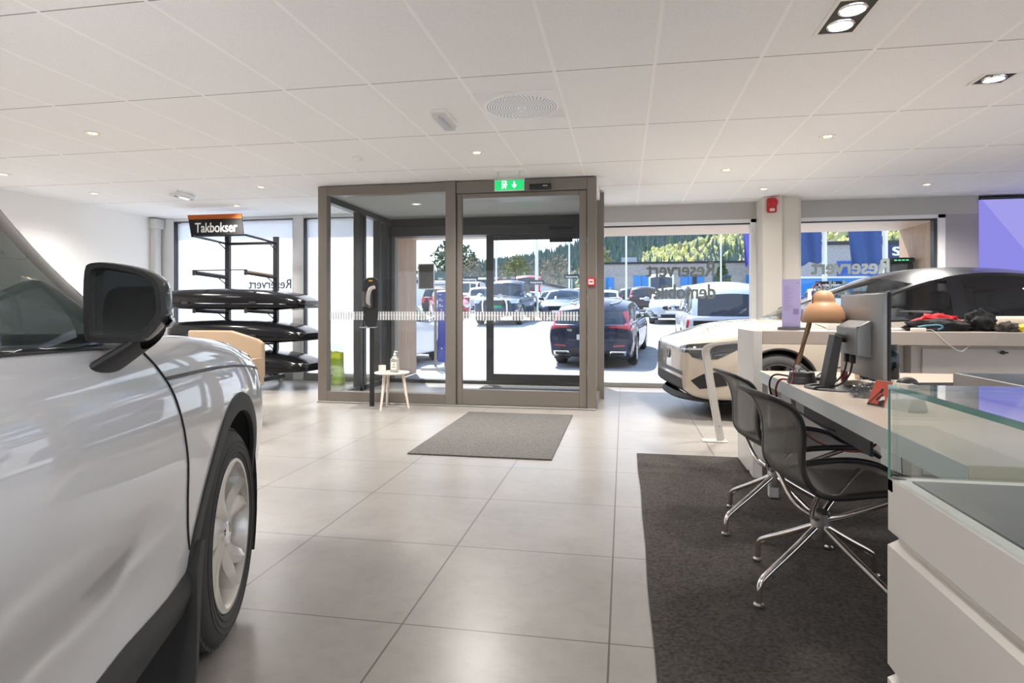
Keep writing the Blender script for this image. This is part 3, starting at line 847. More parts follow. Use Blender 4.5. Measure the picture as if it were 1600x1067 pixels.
# violet light wall on the right
def violet():
    m, t, N, L = nm('violet light wall')
    o = N.new('ShaderNodeOutputMaterial'); e = N.new('ShaderNodeEmission'); L.new(e.outputs[0], o.inputs[0])
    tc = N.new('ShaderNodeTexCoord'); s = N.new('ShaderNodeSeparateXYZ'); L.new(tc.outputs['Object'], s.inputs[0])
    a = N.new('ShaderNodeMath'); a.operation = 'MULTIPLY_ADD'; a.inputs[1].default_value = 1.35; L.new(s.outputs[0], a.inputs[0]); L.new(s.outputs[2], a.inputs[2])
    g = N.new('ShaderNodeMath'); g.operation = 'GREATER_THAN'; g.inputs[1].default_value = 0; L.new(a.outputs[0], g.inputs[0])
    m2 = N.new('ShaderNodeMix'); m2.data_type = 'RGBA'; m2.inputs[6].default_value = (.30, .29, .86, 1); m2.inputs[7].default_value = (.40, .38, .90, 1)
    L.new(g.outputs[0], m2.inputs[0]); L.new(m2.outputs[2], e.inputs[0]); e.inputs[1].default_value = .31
    return m
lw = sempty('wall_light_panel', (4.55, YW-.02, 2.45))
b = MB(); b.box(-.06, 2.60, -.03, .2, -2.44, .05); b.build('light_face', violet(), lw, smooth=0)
b = MB(); b.box(-.06, 2.62, -.04, .2, .05, .075); b.build('panel_edge', FRAME_DARK, lw, smooth=0)

# ---- entrance lobby: glass box with an inner and an outer sliding door
YV = 6.75; VX0, VX1 = -3.56, -.29
lob = sempty('wall_lobby', (0, 0, 0))
def part(nme, boxes, m, parent, bevel=.004):
    b = MB()
    for x in boxes: b.box(*x)
    return b.build(nme, m, parent, bevel=bevel, smooth=0 if not bevel else 30)
part('corner_post', [(VX0, VX0+.115, YV, YV+.10, 0, 2.55)], FRAME_TAUPE, lob)
part('middle_post', [(-1.99, -1.87, YV-.02, YV+.10, 0, 2.555)], FRAME_TAUPE, lob)
part('corner_post', [(-.39, VX1, YV, YV+.10, 0, 2.545)], FRAME_TAUPE, lob)
part('head_rail', [(VX0+.115, -1.99, YV, YV+.10, 2.44, 2.55)], FRAME_TAUPE, lob)
part('head_rail', [(-1.87, -.39, YV, YV+.12, 2.415, 2.55)], FRAME_TAUPE, lob)
part('bottom_rail', [(VX0+.115, -1.99, YV, YV+.10, 0, .135)], FRAME_TAUPE, lob)
part('fixed_pane', [(VX0+.11, -1.99, YV+.05, YV+.062, .13, 2.445)], PANE, lob, 0)
# left side of the lobby
part('side_rail', [(VX0, VX0+.10, YV+.10, YW, 2.38, 2.55)], FRAME_DARK, lob)
part('side_rail', [(VX0, VX0+.10, YV+.10, YW, 0, .07)], FRAME_DARK, lob)
for y0, y1 in ((7.72, 7.80), (7.84, 7.92), (8.38, 8.44), (8.66, 8.88)):
    part('side_post', [(VX0, VX0+.10, y0, y1, 0, 2.38)], FRAME_DARK, lob)
part('side_pane', [(VX0+.045, VX0+.055, YV+.10, 7.72, .07, 2.38)], PANE, lob, 0)
part('side_pane', [(VX0+.045, VX0+.055, 7.92, 8.66, .07, 2.38)], PANE, lob, 0)
# right side
part('side_post', [(-.335, -.235, 7.62, 7.72, 0, 2.54)], FRAME_TAUPE, lob)
part('side_rail', [(-.335, -.285, YV+.10, 7.62, 2.44, 2.54)], FRAME_WHITE, lob); part('side_rail', [(-.335, -.285, YV+.10, 7.62, 0, .10)], FRAME_TAUPE, lob)
part('side_pane', [(-.315, -.305, YV+.10, 7.62, .10, 2.44)], PANE, lob, 0)
part('side_pane', [(-.335, -.295, 7.72, YW, 0, 2.54)], FRAME_WHITE, lob, 0)
part('lobby_ceiling', [(VX0+.10, -.34, YV+.12, YW+.2, 2.455, 2.50)], VEST_CEIL, lob, 0)
part('ceiling_hatch', [(-1.62, -.48, 7.15, 7.55, 2.435, 2.456)], FRAME_GREY, lob)
# outer wall above the outer doors
part('outer_head', [(VX0+.10, -.34, YW-.03, YW+.18, 2.335, 2.456)], FRAME_DARK, lob)
part('outer_head', [(VX0+.10, -.34, YW-.09, YW+.18, 2.19, 2.335)], FRAME_DARK, lob)
def strip(nme, x0, x1, y, z0, z1, parent, pitch=.033):
    b = MB(); x = x0; i = 0
    while x < x1-.02:
        b.box(x, x+.021, y-.0008, y, z0 if i % 3 else z0+.03*0, z1); x += pitch; i += 1
    b.box(x0, x1, y-.0009, y, z0+(z1-z0)*.55, z0+(z1-z0)*.62)
    return b.build(nme, FILMW, parent, smooth=0)
strip('safety_strip', VX0+.13, -2.0, YV+.048, .975, 1.075, lob)
# inner sliding door
dr = sempty('door_1', (0, 0, 0))
part('door_frame', [(-1.865, -1.805, YV+.02, YV+.07, .02, 2.41), (-.475, -.395, YV+.02, YV+.07, .02, 2.41), (-1.805, -.475, YV+.02, YV+.07, 2.36, 2.41), (-1.805, -.475, YV+.02, YV+.07, .02, .195)], FRAME_TAUPE, dr)
part('door_pane', [(-1.81, -.47, YV+.04, YV+.052, .19, 2.365)], PANE, dr, 0)
strip('safety_strip', -1.80, -.48, YV+.038, .975, 1.075, dr)
part('floor_track', [(VX0, VX1, YV-.03, YV+.13, .0, .018)], FRAME_GREY, dr)
# outer sliding door
dr2 = sempty('door_2', (0, 0, 0))
part('door_frame', [(-1.99, -1.885, YW, YW+.05, .02, 2.19), (-.44, -.34, YW, YW+.05, .02, 2.19), (-1.885, -.44, YW, YW+.05, 2.115, 2.19), (-1.885, -.44, YW, YW+.05, .02, .15)], FRAME_DARK, dr2)
part('door_pane', [(-1.89, -.43, YW+.02, YW+.03, .14, 2.12)], PANE, dr2, 0)
part('door_pane', [(-3.42, -1.99, YW+.06, YW+.07, .05, 2.19)], PANE, dr2, 0)
part('floor_track', [(-3.46, -.34, YW-.04, YW+.10, .0, .05)], FRAME_DARK, dr2)
part('side_jamb', [(-3.46, -3.40, YW-.02, YW+.10, .05, 2.19)], FRAME_GREY, dr2)
part('top_sensor', [(-1.05, -.72, YW-.02, YW+.02, 2.07, 2.13)], PLASTIC_BLK, dr2)
b = MB(); b.box(-1.95, -.40, YV+.35, YW-.25, .002, .012); o = struct('floor_mat_lobby', b, mat('lobby mat', (.06, .065, .07), .95, noise=.3, nscale=150), smooth=0)
tag(o, 'dark grey mat on the floor inside the glass lobby', 'mat'); o['kind'] = 'thing'; o.name = 'lobby_mat'

# ---- recess outside the glass: timber lined, stone floor
b = MB(); b.box(-3.75, -3.50, YW+.12, 10.10, 0, 2.30); struct('wall_reveal_left', b, WOODR, smooth=0)
b = MB(); b.box(4.07, 4.6, YW+.22, 10.10, 0, 2.30); struct('wall_reveal_right', b, WOODR, smooth=0)
b = MB(); b.box(-3.75, 4.6, YW+.18, 10.10, 2.28, 2.56); struct('wall_soffit', b, wood_mat('bounce lit oak soffit', (.62, .50, .41), (.70, .58, .49)), smooth=0)  # same oak as the reveals, paler: ground bounce light put into the colour
b = MB(); b.box(4.6, 14, YW+.22, 10.10, 0, 3.2); b.box(-3.75, 14, YW+.18, 10.10, 2.56, 4.2); b.box(-16, -3.75, YW+.26, YW+.30, 2.56, 4.2); b.box(-16, -7.45, YW, 9.1, 0, 2.56); struct('wall_facade', b, mat('dark facade', (.10, .10, .105), .6), smooth=0)
b = MB(); b.box(-.34, 4.07, YW+.02, 10.12, -.15, -.005); struct('floor_paving', b, STONE, smooth=0)
b = MB(); b.box(-3.5, -.34, YW+.02, 10.12, -.15, -.008); struct('floor_step', b, mat('grey threshold paving', (.33, .34, .35), .8, noise=.1, nscale=20), smooth=0)
# ------------------------------------------------------------------ floor coverings
b = MB(); b.rbox(-1.62, -.515, 4.46, 6.36, 0, .012, .004); o = b.build('entrance_mat', MATGREY, smooth=0)
tag(o, 'grey ribbed entrance mat on the tiles before the sliding door', 'mat')
CARPET = mat('charcoal needle felt', (.052, .045, .040), 1, noise=.55, nscale=75, bump=.6, bscale=300)
b = MB(); rows = []
def carpet_z(x, y):
    z = .008
    for y0, h, w, x1 in ((4.40, .020, .022, 1.3), (4.22, .009, .03, .7)):
        yy = y0-.07*(x-.1)+.012*math.sin(5*x)
        z += h*math.exp(-((y-yy)/w)**2)*max(0, min(1, (x1-x)/.35))
    return z
ys = []
y = -1.6
while y < 4.78: ys.append(y); y += .03 if y > 1.8 else .3
ys.append(4.78)
for y in ys: rows.append([(.10+.003*math.sin(y*2.1)+.002*math.sin(y*7)+(2.7-.1)*i/52, y, carpet_z(.1+2.6*i/52, y)) for i in range(53)])
b.grid(rows); o = b.build('carpet', CARPET, smooth=60)
tag(o, 'charcoal felt carpet with creases lying under desk and chairs', 'carpet'); o['kind'] = 'thing'

# ------------------------------------------------------------------ office chairs
def mesh_weave():
    m, t, N, L = nm('black chair mesh')
    o = N.new('ShaderNodeOutputMaterial'); b = N.new('ShaderNodeBsdfPrincipled'); b.inputs['Base Color'].default_value = (.085, .08, .075, 1); b.inputs['Roughness'].default_value = .5
    tr = N.new('ShaderNodeBsdfTransparent'); mx = N.new('ShaderNodeMixShader')
    tc = N.new('ShaderNodeTexCoord'); ck = N.new('ShaderNodeTexChecker'); ck.inputs['Scale'].default_value = 330
    L.new(tc.outputs['Object'], ck.inputs[0])
    mp = N.new('ShaderNodeMapRange'); mp.inputs[3].default_value = .70; mp.inputs[4].default_value = .98
    L.new(ck.outputs[1], mp.inputs[0]); L.new(mp.outputs[0], mx.inputs[0]); L.new(tr.outputs[0], mx.inputs[1]); L.new(b.outputs[0], mx.inputs[2]); L.new(mx.outputs[0], o.inputs[0])
    return m
WEAVE = mesh_weave()
CHROME_CH = mat('polished chair metal', (.80, .74, .70), .12, metal=1)
def chair(loc, rz, label):
    root = thing('office_chair', label, 'chair', loc, rz, 'mesh office chairs at the desk')
    prof = [(.285, .405), (.25, .432), (.15, .452), (0, .447), (-.12, .430), (-.19, .425), (-.235, .445), (-.262, .50), (-.262, .57), (-.262, .65), (-.275, .72), (-.305, .775), (-.345, .800)]
    wid = [.215, .235, .245, .240, .228, .218, .205, .190, .180, .190, .203, .205, .185]
    P = chaikin([Vector((x+.115, w, z if z < .5 else .5+(z-.5)*.88)) for (x, z), w in zip(prof, wid)], 2); n = len(P)
    cut = min(range(n), key=lambda i: abs(P[i].x+.110)+abs(P[i].z-.435))
    def sheet(a, e, name, bow):
        m = MB(); m.grid([[(p.x+bow*(1-(k/6-1)**2)*.0+(-.030 if name == 'backrest' else 0)*(1-abs(k/6-1)**2), p.y*(k/6-1), p.z-(.022*(1-abs(k/6-1)**2) if name == 'seat' else 0)) for k in range(13)] for p in P[a:e]])
        return m.build(name, WEAVE, root, smooth=60)
    sheet(0, cut+1, 'seat', 0); sheet(cut, n, 'backrest', 0)
    def band(pts, nor, w, th, name, closed=True):
        """flat strap swept along pts: w wide in the sheet, th thick along nor"""
        m = MB(); rows = []; k = len(pts)
        for i, p in enumerate(pts):
            t = (pts[(i+1) % k]-pts[i-1]).normalized(); n_ = nor[i]; n_ = (n_-t*n_.dot(t)).normalized(); s = t.cross(n_).normalized()
            ww = w[i] if isinstance(w, list) else w
            rows.append([p+s*ww*.5*math.copysign(abs(math.cos(a))**.6, math.cos(a))+n_*th*.5*math.copysign(abs(math.sin(a))**.8, math.sin(a)) for a in [2*PI*j/12 for j in range(12)]])
        if closed: rows.append(rows[0])
        m.grid(rows, closed=True); return m.build(name, PLASTIC_BLK, root, smooth=60)
    def nrm(i):
        t = P[min(i+1, n-1)]-P[max(i-1, 0)]; return Vector((-t.z, 0, t.x)).normalized()
    bk = list(range(cut, n)); K = 9
    side = [Vector((P[i].x, P[i].y-.018, P[i].z)) for i in bk]; sn = [nrm(i) for i in bk]
    e = side[-1]; up = (P[-1]-P[-3]).normalized()
    arc = [Vector((e.x-.012*math.sin(PI*k/K), e.y*math.cos(PI*k/K), e.z))+up*(.026*math.sin(PI*k/K)) for k in range(1, K)]
    lw_ = [.026+.020*min(1, i/len(bk)*1.6) for i in range(len(bk))]
    lo_e = side[0]
    low = [Vector((lo_e.x, -lo_e.y*math.cos(PI*k/K), lo_e.z-.004)) for k in range(1, K)]
    band(side+arc+[Vector((p.x, -p.y, p.z)) for p in reversed(side)]+low, sn+[sn[-1]]*(K-1)+list(reversed(sn))+[sn[0]]*(K-1), lw_+[.050]*(K-1)+list(reversed(lw_))+[.02]*(K-1), .020, 'back_frame')
    fr = list(range(cut, -1, -1)); sd_ = [Vector((P[i].x, P[i].y-.010, P[i].z)) for i in fr]; sn2 = [nrm(i) for i in fr]; e = sd_[-1]
    arc2 = [Vector((e.x+.022*math.sin(PI*k/K), e.y*math.cos(PI*k/K), e.z-.006*math.sin(PI*k/K))) for k in range(1, K)]
    band(sd_+arc2+[Vector((p.x, -p.y, p.z)) for p in reversed(sd_)], sn2+[sn2[-1]]*(K-1)+list(reversed(sn2)), .032, .024, 'seat_frame', closed=False)
    h = MB(); h.lathe([(.028, .20), (.030, .21), (.030, .255), (.036, .26), (.036, .305), (.030, .312)], 24); h.build('hub', STEEL, root)
    for sx, sy in ((1, 1), (1, -1), (-1, 1), (-1, -1)):
        s = MB(); s.tube(chaikin([Vector((.02*sx, .02*sy, .285)), Vector((.07*sx, .07*sy, .315)), Vector((.17*sx+.08, .175*sy, .425))], 2), .011, 10)
        s.build('seat_strut', CHROME_CH, root, smooth=60)
    for k in range(4):
        a = R(24)+k*PI/2; ca, sa = math.cos(a), math.sin(a)
        l = MB(); l.tube([(ca*r, sa*r, z) for r, z in [(p.x, p.z) for p in chaikin([Vector((.02, 0, .25)), Vector((.15, 0, .175)), Vector((.285, 0, .105)), Vector((.312, 0, .082)), Vector((.317, 0, .012))], 2)]], .0125, 12)
        lo = l.build('leg', CHROME_CH, root, smooth=60)
        g = MB(); g.lathe([(.016, 0), (.019, .003), (.019, .008), (.013, .014)], 16, Matrix.Translation((ca*.317, sa*.317, 0))); g.build('foot_glide', STEEL, lo)
    return root
ch1 = chair((.755, 2.575, .010), R(10), 'black mesh office chair with chrome star base nearest the glass cabinet')
ch2 = copy_tree(ch1, (.755, 3.30, .010), R(9), 'black mesh office chair closer to the white counter leg, behind the nearer chair')

# ------------------------------------------------------------------ desk
DK = .74
DESKTOP = mat('desk laminate', (.60, .51, .42), .28)
desk = thing('desk', 'long white office desk with monitor and lamp beside the mesh chairs', 'desk', (0, 0, 0))
part('desktop', [(.80, 2.05, 1.62, 3.87, .675, DK)], DESKTOP, desk, .003)
part('front_edge', [(.797, .80, 1.62, 3.87, .676, .739)], mat('pale edge band', (.54, .58, .59), .35), desk, 0)
for x, y in ((.86, 3.80), (1.97, 3.80), (.95, 1.70), (1.97, 1.70)): part('leg', [(x-.025, x+.025, y-.025, y+.025, .012, .675)], WHITE_LAM, desk, .003)
part('modesty_panel', [(1.00, 1.012, 2.75, 3.70, .50, .675)], PLASTIC_GRY, desk, .002)
part('cable_tray', [(1.02, 1.16, 2.2, 3.5, .56, .57), (1.02, 1.025, 2.2, 3.5, .57, .63)], PLASTIC_GRY, desk, 0)

# ------------------------------------------------------------------ tall white counter behind the desk
CT = .965
cn = thing('counter', 'tall white counter with open leg frame in front of the pearl car', 'counter', (0, 0, 0))
COUNTER = mat('shaded white laminate', (.42, .36, .31), .35)  # top slab darkened: shade on its front edge put into the colour
part('counter_top', [(.885, 3.6, 4.20, 4.76, CT-.085, CT)], COUNTER, cn, .004)
part('leg_panel', [(.83, .8848, 4.20, 4.76, .010, CT)], WHITE_LAM, cn, .004)
part('back_panel', [(.885, 1.66, 4.52, 4.55, .010, .655)], mat('desk shaded laminate', (.46, .43, .41), .5), cn, .003)  # grey stands for the desk's shade on a white panel
part('cabinet_side', [(1.66, 1.80, 4.40, 4.74, .010, CT-.085)], mat('off white laminate', (.70, .69, .67), .45), cn, .004)
part('cabinet_body', [(1.80, 3.6, 4.30, 4.74, .010, CT-.085)], CREAM, cn, .004)
dpo = part('cabinet_door', [(1.86, 2.62, 4.285, 4.302, .06, CT-.105)], CREAM, cn, .003)
b = MB(); b.lathe([(.012, 0), (.012, .012), (.008, .014)], 16, Matrix.Translation((2.31, 4.285, .838)) @ Matrix.Rotation(PI/2, 4, 'X'))
b.box(2.295, 2.330, 4.262, 4.272, .833, .843); b.build('lock', PLASTIC_BLK, dpo)
part('cabinet_door', [(2.63, 3.5, 4.285, 4.302, .06, CT-.105)], CREAM, cn, .003)

# ------------------------------------------------------------------ glass display cabinet, front right
gc = thing('display_cabinet', 'low white drawer cabinet with glass showcase top at right front', 'display cabinet', (0, 0, 0))
GX0, GX1, GY0, GY1 = .60, 1.45, -.75, 1.55
GLS = glass_mat('showcase glass', (.93, .96, .955), 1.5); GEDGE = mat('green glass edge', (.10, .30, .27), .1, coat=1)
part('cabinet_body', [(GX0+.02, GX1, GY0, GY1-.005, .06, .715)], WHITE_CAB, gc, .003)
part('plinth', [(GX0+.06, GX1-.04, GY0+.04, GY1-.05, .010, .06)], WHITE_CAB, gc, 0)
part('top_rail', [(GX0, GX0+.035, GY0, GY1, .600, .722), (GX0, GX1, GY1-.03, GY1, .690, .722)], WHITE_CAB, gc, .003)
for z0, z1 in ((.292, .578), (.07, .272)):
    for y0, y1 in ((.42, GY1), (GY0, .413)):
        b = MB(); b.prism([(GX0, z0), (GX0, z1-.012), (GX0+.022, z1), (GX0+.028, z1), (GX0+.028, z0+.01), (GX0+.015, z0)], -y1, -y0, Matrix.Rotation(PI/2, 4, 'X'))
        b.build('drawer_front', WHITE_CAB, gc, smooth=0)
part('showcase_floor', [(GX0+.04, GX1-.02, GY0+.02, GY1-.03, .715, .722)], mat('dark showcase lining', (.06, .06, .062), .35), gc, 0)
for nme, bx in (('glass_front', (GX0+.002, GX0+.010, GY0, GY1, .722, .925)), ('glass_end', (GX0+.010, GX1, GY1-.010, GY1-.002, .722, .925)), ('glass_back', (GX1-.008, GX1, GY0, GY1, .722, .925)), ('glass_top', (GX0+.002, GX1, GY0, GY1, .925, .935))):
    part(nme, [bx], GLS, gc, 0)
part('glass_edge', [(GX0, GX0+.003, GY0, GY1, .924, .936), (GX0, GX1, GY1-.003, GY1, .926, .934), (GX0-.0, GX0+.004, GY1-.006, GY1-.002, .722, .925)], GEDGE, gc, 0)

# ------------------------------------------------------------------ desk things
# lamp
lp = thing('desk_lamp', 'desk lamp with peach double dome shade and wooden arm', 'lamp', (.870, 3.25, DK))
LAMPC = mat('peach lamp shade', (.60, .335, .175), .5)
b = MB(); b.lathe([(.066, 0), (.068, .006), (.062, .032), (.060, .034), (.057, .056), (.050, .060), (.001, .060)], 32); b.build('base', PLASTIC_GRY, lp)
b = MB(); b.cyl((-.02, 0, .06), (-.02, 0, .085), .012); b.cyl((-.02, -.02, .082), (-.02, .02, .082), .010); b.cyl((.03, -.012, .06), (-.01, -.01, .095), .007); b.build('joint', STEEL, lp)
b = MB(); b.tube([(-.02, 0, .085), (.06, .01, .40)], .013, 4, flat=.8); b.build('arm', wood_mat('lamp oak', (.26, .17, .07), (.36, .25, .12), (30, 30, 6)), lp, smooth=20)
sh = MB(); M_ = Matrix.Translation((.105, .02, .30))
sh.lathe([(.098, .0), (.097, .02), (.091, .05), (.078, .078), (.060, .095), (.054, .100), (.052, .112), (.046, .132), (.034, .15), (.014, .158), (.001, .158)], 36, M_, cap=False); sh.build('lamp_shade', LAMPC, lp, smooth=50, solid=.003)
b = MB(); b.sphere((.105, .02, .345), .028, .028, .036); b.build('bulb', mat('opal bulb', (.9, .87, .8), .3), lp)
RCABLE = mat('dark red cable', (.20, .01, .02), .5)
b = MB(); b.tube(chaikin([Vector(p) for p in ((.105, .02, .458), (.10, .02, .49), (.07, .01, .50), (.05, 0, .46), (.05, 0, .40), (.04, -.02, .27), (-.03, -.02, .13), (-.045, -.02, .06), (-.06, -.06, .01), (-.09, -.10, .004))], 3), .0024, 8); b.build('cord', RCABLE, lp)
# monitor, seen from behind
mo = thing('monitor', 'computer monitor seen from behind on a dark stand', 'monitor', (1.068, 3.06, DK-.0), R(-1.5))
SILV = mat('silver monitor back', (.32, .32, .32), .4, metal=.5)
b = MB(); b.rbox(0, .020, -.275, .275, .062, .434, .004); b.build('back_panel', SILV, mo)
b = MB(); b.rbox(.018, .030, -.28, .28, .057, .439, .003); b.build('screen_bezel', PLASTIC_BLK, mo)
b = MB(); b.box(.0295, .0305, -.27, .27, .067, .43); b.build('screen', mat('dark screen', (.01, .01, .012), .15), mo, smooth=0)
b = MB(); b.prism([(-.062, .165), (-.062, .285), (-.01, .315), (.002, .315), (.002, .155), (-.02, .155)], -.13, .15, Matrix.Rotation(PI/2, 4, 'X')); b.build('rear_housing', SILV, mo, bevel=.004)
b = MB(); b.box(-.060, -.0, .1301-.28, .1301-.277, .17, .29); b.build('port_strip', PLASTIC_BLK, mo, smooth=0)
b = MB(); b.prism([(-.165, .004), (-.120, .004), (-.085, .240), (-.118, .250)], -.045, .045, Matrix.Rotation(PI/2, 4, 'X')); b.build('stand_neck', PLASTIC_GRY, mo, bevel=.003)
b = MB(); b.tube([(-.105, 0, .24), (-.055, 0, .23)], .018, 12); b.build('hinge', PLASTIC_BLK, mo)
b = MB(); b.lathe([(.135, 0), (.135, .006), (.128, .010), (.001, .010)], 40, Matrix.Translation((-.10, 0, 0))); b.build('stand_base', PLASTIC_GRY, mo)
for i, (y, m_) in enumerate(((-.03, PLASTIC_BLK), (.05, PLASTIC_BLK))):
    b = MB(); b.rbox(-.05, -.03, y-.016, y+.016, .12, .16, .004); b.tube(chaikin([Vector(p) for p in ((-.04, y, .125), (-.05, y+.005, .06), (-.11, y-.02, .012), (-.20, y-.04, .016), (-.22, y-.06, .006))], 3), .0045, 8); b.build('cable', m_, mo)
# bottle
TEAL = glass_mat('teal bottle glass', (.10, .20, .24), 1.45)
bo = thing('water_bottle', 'teal water bottle with black cap on the desk beside the monitor', 'bottle', (1.385, 3.53, DK))
b = MB(); b.lathe([(.034, 0), (.037, .006), (.037, .12), (.033, .135), (.024, .143), (.024, .15)], 28); b.build('body', TEAL, bo)
b = MB(); b.lathe([(.030, .003), (.033, .006), (.033, .06), (.001, .06)], 24); b.build('water', mat('dark water', (.02, .05, .07), .1), bo)
b = MB(); b.lathe([(.026, .150), (.027, .153), (.027, .180), (.024, .183), (.001, .183)], 28); b.build('cap', PLASTIC_BLK, bo)
# paper cups
CUP = mat('dark printed paper cup', (.085, .075, .068), .6); CUPI = mat('cup rim', (.60, .46, .34), .6)
def cup(x, y, lab):
    c = thing('paper_cup', lab, 'cup', (x, y, DK), 0, 'paper cups on the desk')
    b = MB(); b.lathe([(.026, 0), (.027, .002), (.037, .080)], 28, cap=False); b.lathe([(.001, .003), (.026, .003)], 28, cap=False); b.build('body', CUP, c)
    b = MB(); b.tube([(.0375*math.cos(2*PI*i/28), .0375*math.sin(2*PI*i/28), .081) for i in range(28)], .002, 6, closed=True); b.lathe([(.001, .062), (.0345, .062)], 24, cap=False); b.build('rim', CUPI, c)
    text('print', 'bio', WHITE_MAT, c, .016, (-.0315, -.011, .034), (R(82), 0, R(-75)), .0005)
    return c
cup(1.165, 3.13, 'dark grey paper cup on the desk, nearer the calendar'); cup(1.155, 3.215, 'dark grey paper cup on the desk, half behind the other cup')
# steel tumbler
b = MB(); b.lathe([(.034, 0), (.036, .004), (.043, .10), (.041, .10), (.034, .012), (.001, .01)], 28); o = b.build('steel_tumbler', mat('bronze steel', (.42, .33, .27), .25, metal=1)); o.location = (1.235, 3.50, DK)
tag(o, 'bronze coloured steel tumbler under the monitor edge on the desk', 'tumbler')
# tent calendar
ca = thing('desk_calendar', 'tent shaped desk calendar with orange picture page and white side', 'calendar', (1.00, 2.50, DK), R(27))
b = MB(); b.prism([(-.05, 0), (.05, 0), (.004, .095), (-.004, .095)], -.085, .085, Matrix.Rotation(PI/2, 4, 'X')); b.build('tent', mat('calendar card', (.70, .67, .63), .6), ca, smooth=0)
def face(x, z): t = z/.095; return (lerp(-.052, -.005, t), x, z)
b = MB(); b.add([face(.012, .004), face(.086, .004), face(.086, .094), face(.012, .094)], [(0, 1, 2, 3)]); pg = b.build('picture_page', mat('orange picture', (.60, .10, .06), .55), ca, smooth=0, solid=.0008)
b = MB()
def fp(pts):
    b.add([Vector(face(x, z))+Vector((-.0010, 0, .0004)) for x, z in pts], [tuple(range(len(pts)))])
fp([(.082, .012), (.076, .012), (.045, .055), (.050, .058)]); fp([(.040, .050), (.050, .052), (.048, .068), (.036, .066)]); fp([(.034, .004), (.016, .012), (.018, .028), (.034, .030), (.042, .014)]); fp([(.05, .02), (.03, .045), (.036, .05), (.056, .028)]); fp([(.086, .004), (.012, .004), (.012, .008), (.086, .012)])
b.build('picture_figure', mat('dark print', (.03, .028, .03), .6), pg, smooth=0)
b = MB(); b.add([Vector(face(x, z))+Vector((-.0012, 0, .0005)) for x, z in ((.040, .022), (.018, .030), (.022, .042), (.036, .038))], [(0, 1, 2, 3)]); b.build('picture_highlight', WHITE_MAT, pg, smooth=0)
b = MB()
for i in range(11): y = .016+i*.0066; b.tube([(-.006*math.cos(2*PI*k/8), y, .095+.006*math.sin(2*PI*k/8)) for k in range(8)], .0008, 5, closed=True)
b.build('wire_binding', PLASTIC_BLK, ca)
# mouse, keyboard
b = MB(); b.sphere((0, 0, 0), .058, .032, .034, 20, 10); b.v = [(x, y, max(0, z)) for x, y, z in b.v]; o = b.build('computer_mouse', PLASTIC_BLK, smooth=60); o.location = (1.365, 3.30, DK+.002); o.rotation_euler = (0, 0, R(20))
tag(o, 'black computer mouse on the desk left of the keyboard', 'mouse')
kb = thing('keyboard', 'black computer keyboard lying on the desk behind the glass cabinet', 'keyboard', (1.52, 3.13, DK), R(-78))
b = MB(); b.prism([(-.065, 0), (.065, 0), (.065, .012), (-.065, .022)], -.20, .20, Matrix.Rotation(PI/2, 4, 'X') ); b.build('body', PLASTIC_GRY, kb, bevel=.002)
b = MB()
for r in range(5):
    for k in range(18):
        x = -.052+r*.022; y = -.188+k*.0208; z = lerp(.021, .013, r/4); b.box(x, x+.017, y, y+.017, z-.001, z+.005)
b.build('keys', PLASTIC_BLK, kb, smooth=0)
# tray with cap
tr = thing('display_tray', 'shallow grey metal tray on the desk at the right edge', 'tray', (1.72, 2.44, DK), R(0))
TRAYM = mat('grey tray metal', (.33, .34, .34), .4, metal=.6)
b = MB(); W_, H_ = .30, .55
out = [(-W_, -H_), (W_, -H_), (W_, H_), (-W_, H_)]
def lp4(s, z): return [(x*s if abs(x) == W_ else x, y, z) for x, y in [(x-(math.copysign(1-s, x))*W_*0, y) for x, y in out]]
def ring4(d, z): return [(-W_+d, -H_+d, z), (W_-d, -H_+d, z), (W_-d, H_-d, z), (-W_+d, H_-d, z)]
b.grid([ring4(.03, 0), ring4(.03, .012), ring4(0, .02), ring4(0, .088), ring4(.010, .090), ring4(.012, .03)], closed=True); b.f.append(tuple(range(20, 24))); b.m.append(0); b.f.append((3, 2, 1, 0)); b.m.append(0)
b.build('tray_body', TRAYM, tr, smooth=0)
def lump(name, m, loc, size, seed, rz=0, amp=.25, freq=2.2, flat=True, sub=4):
    bm = bmesh.new(); bmesh.ops.create_icosphere(bm, subdivisions=sub, radius=1)
    from mathutils import noise
    for v in bm.verts:
        n = noise.noise(v.co*freq+Vector((seed*7.1, seed*3.3, 0)))+.5*noise.noise(v.co*freq*2.3+Vector((seed, 0, seed*5)))+.28*noise.noise(v.co*freq*5+Vector((0, seed, 0)))
        v.co *= 1+amp*n
        if flat: v.co.z = max(v.co.z, -.55)
        v.co = Vector((v.co.x*size[0], v.co.y*size[1], (v.co.z+.55)*size[2]/1.55))
    me = bpy.data.meshes.new(name); bm.to_mesh(me); bm.free(); me.materials.append(m)
    me.polygons.foreach_set('use_smooth', [True]*len(me.polygons))
    o = bpy.data.objects.new(name, me); col.objects.link(o); o.location = loc; o.rotation_euler = (0, 0, rz); return o
tag(lump('cap', mat('dark brown cloth', (.06, .048, .04), .9), (1.70, 2.58, DK+.031), (.13, .20, .07), 3, amp=.12), 'dark brown cloth cap lying in the grey tray', 'cap')
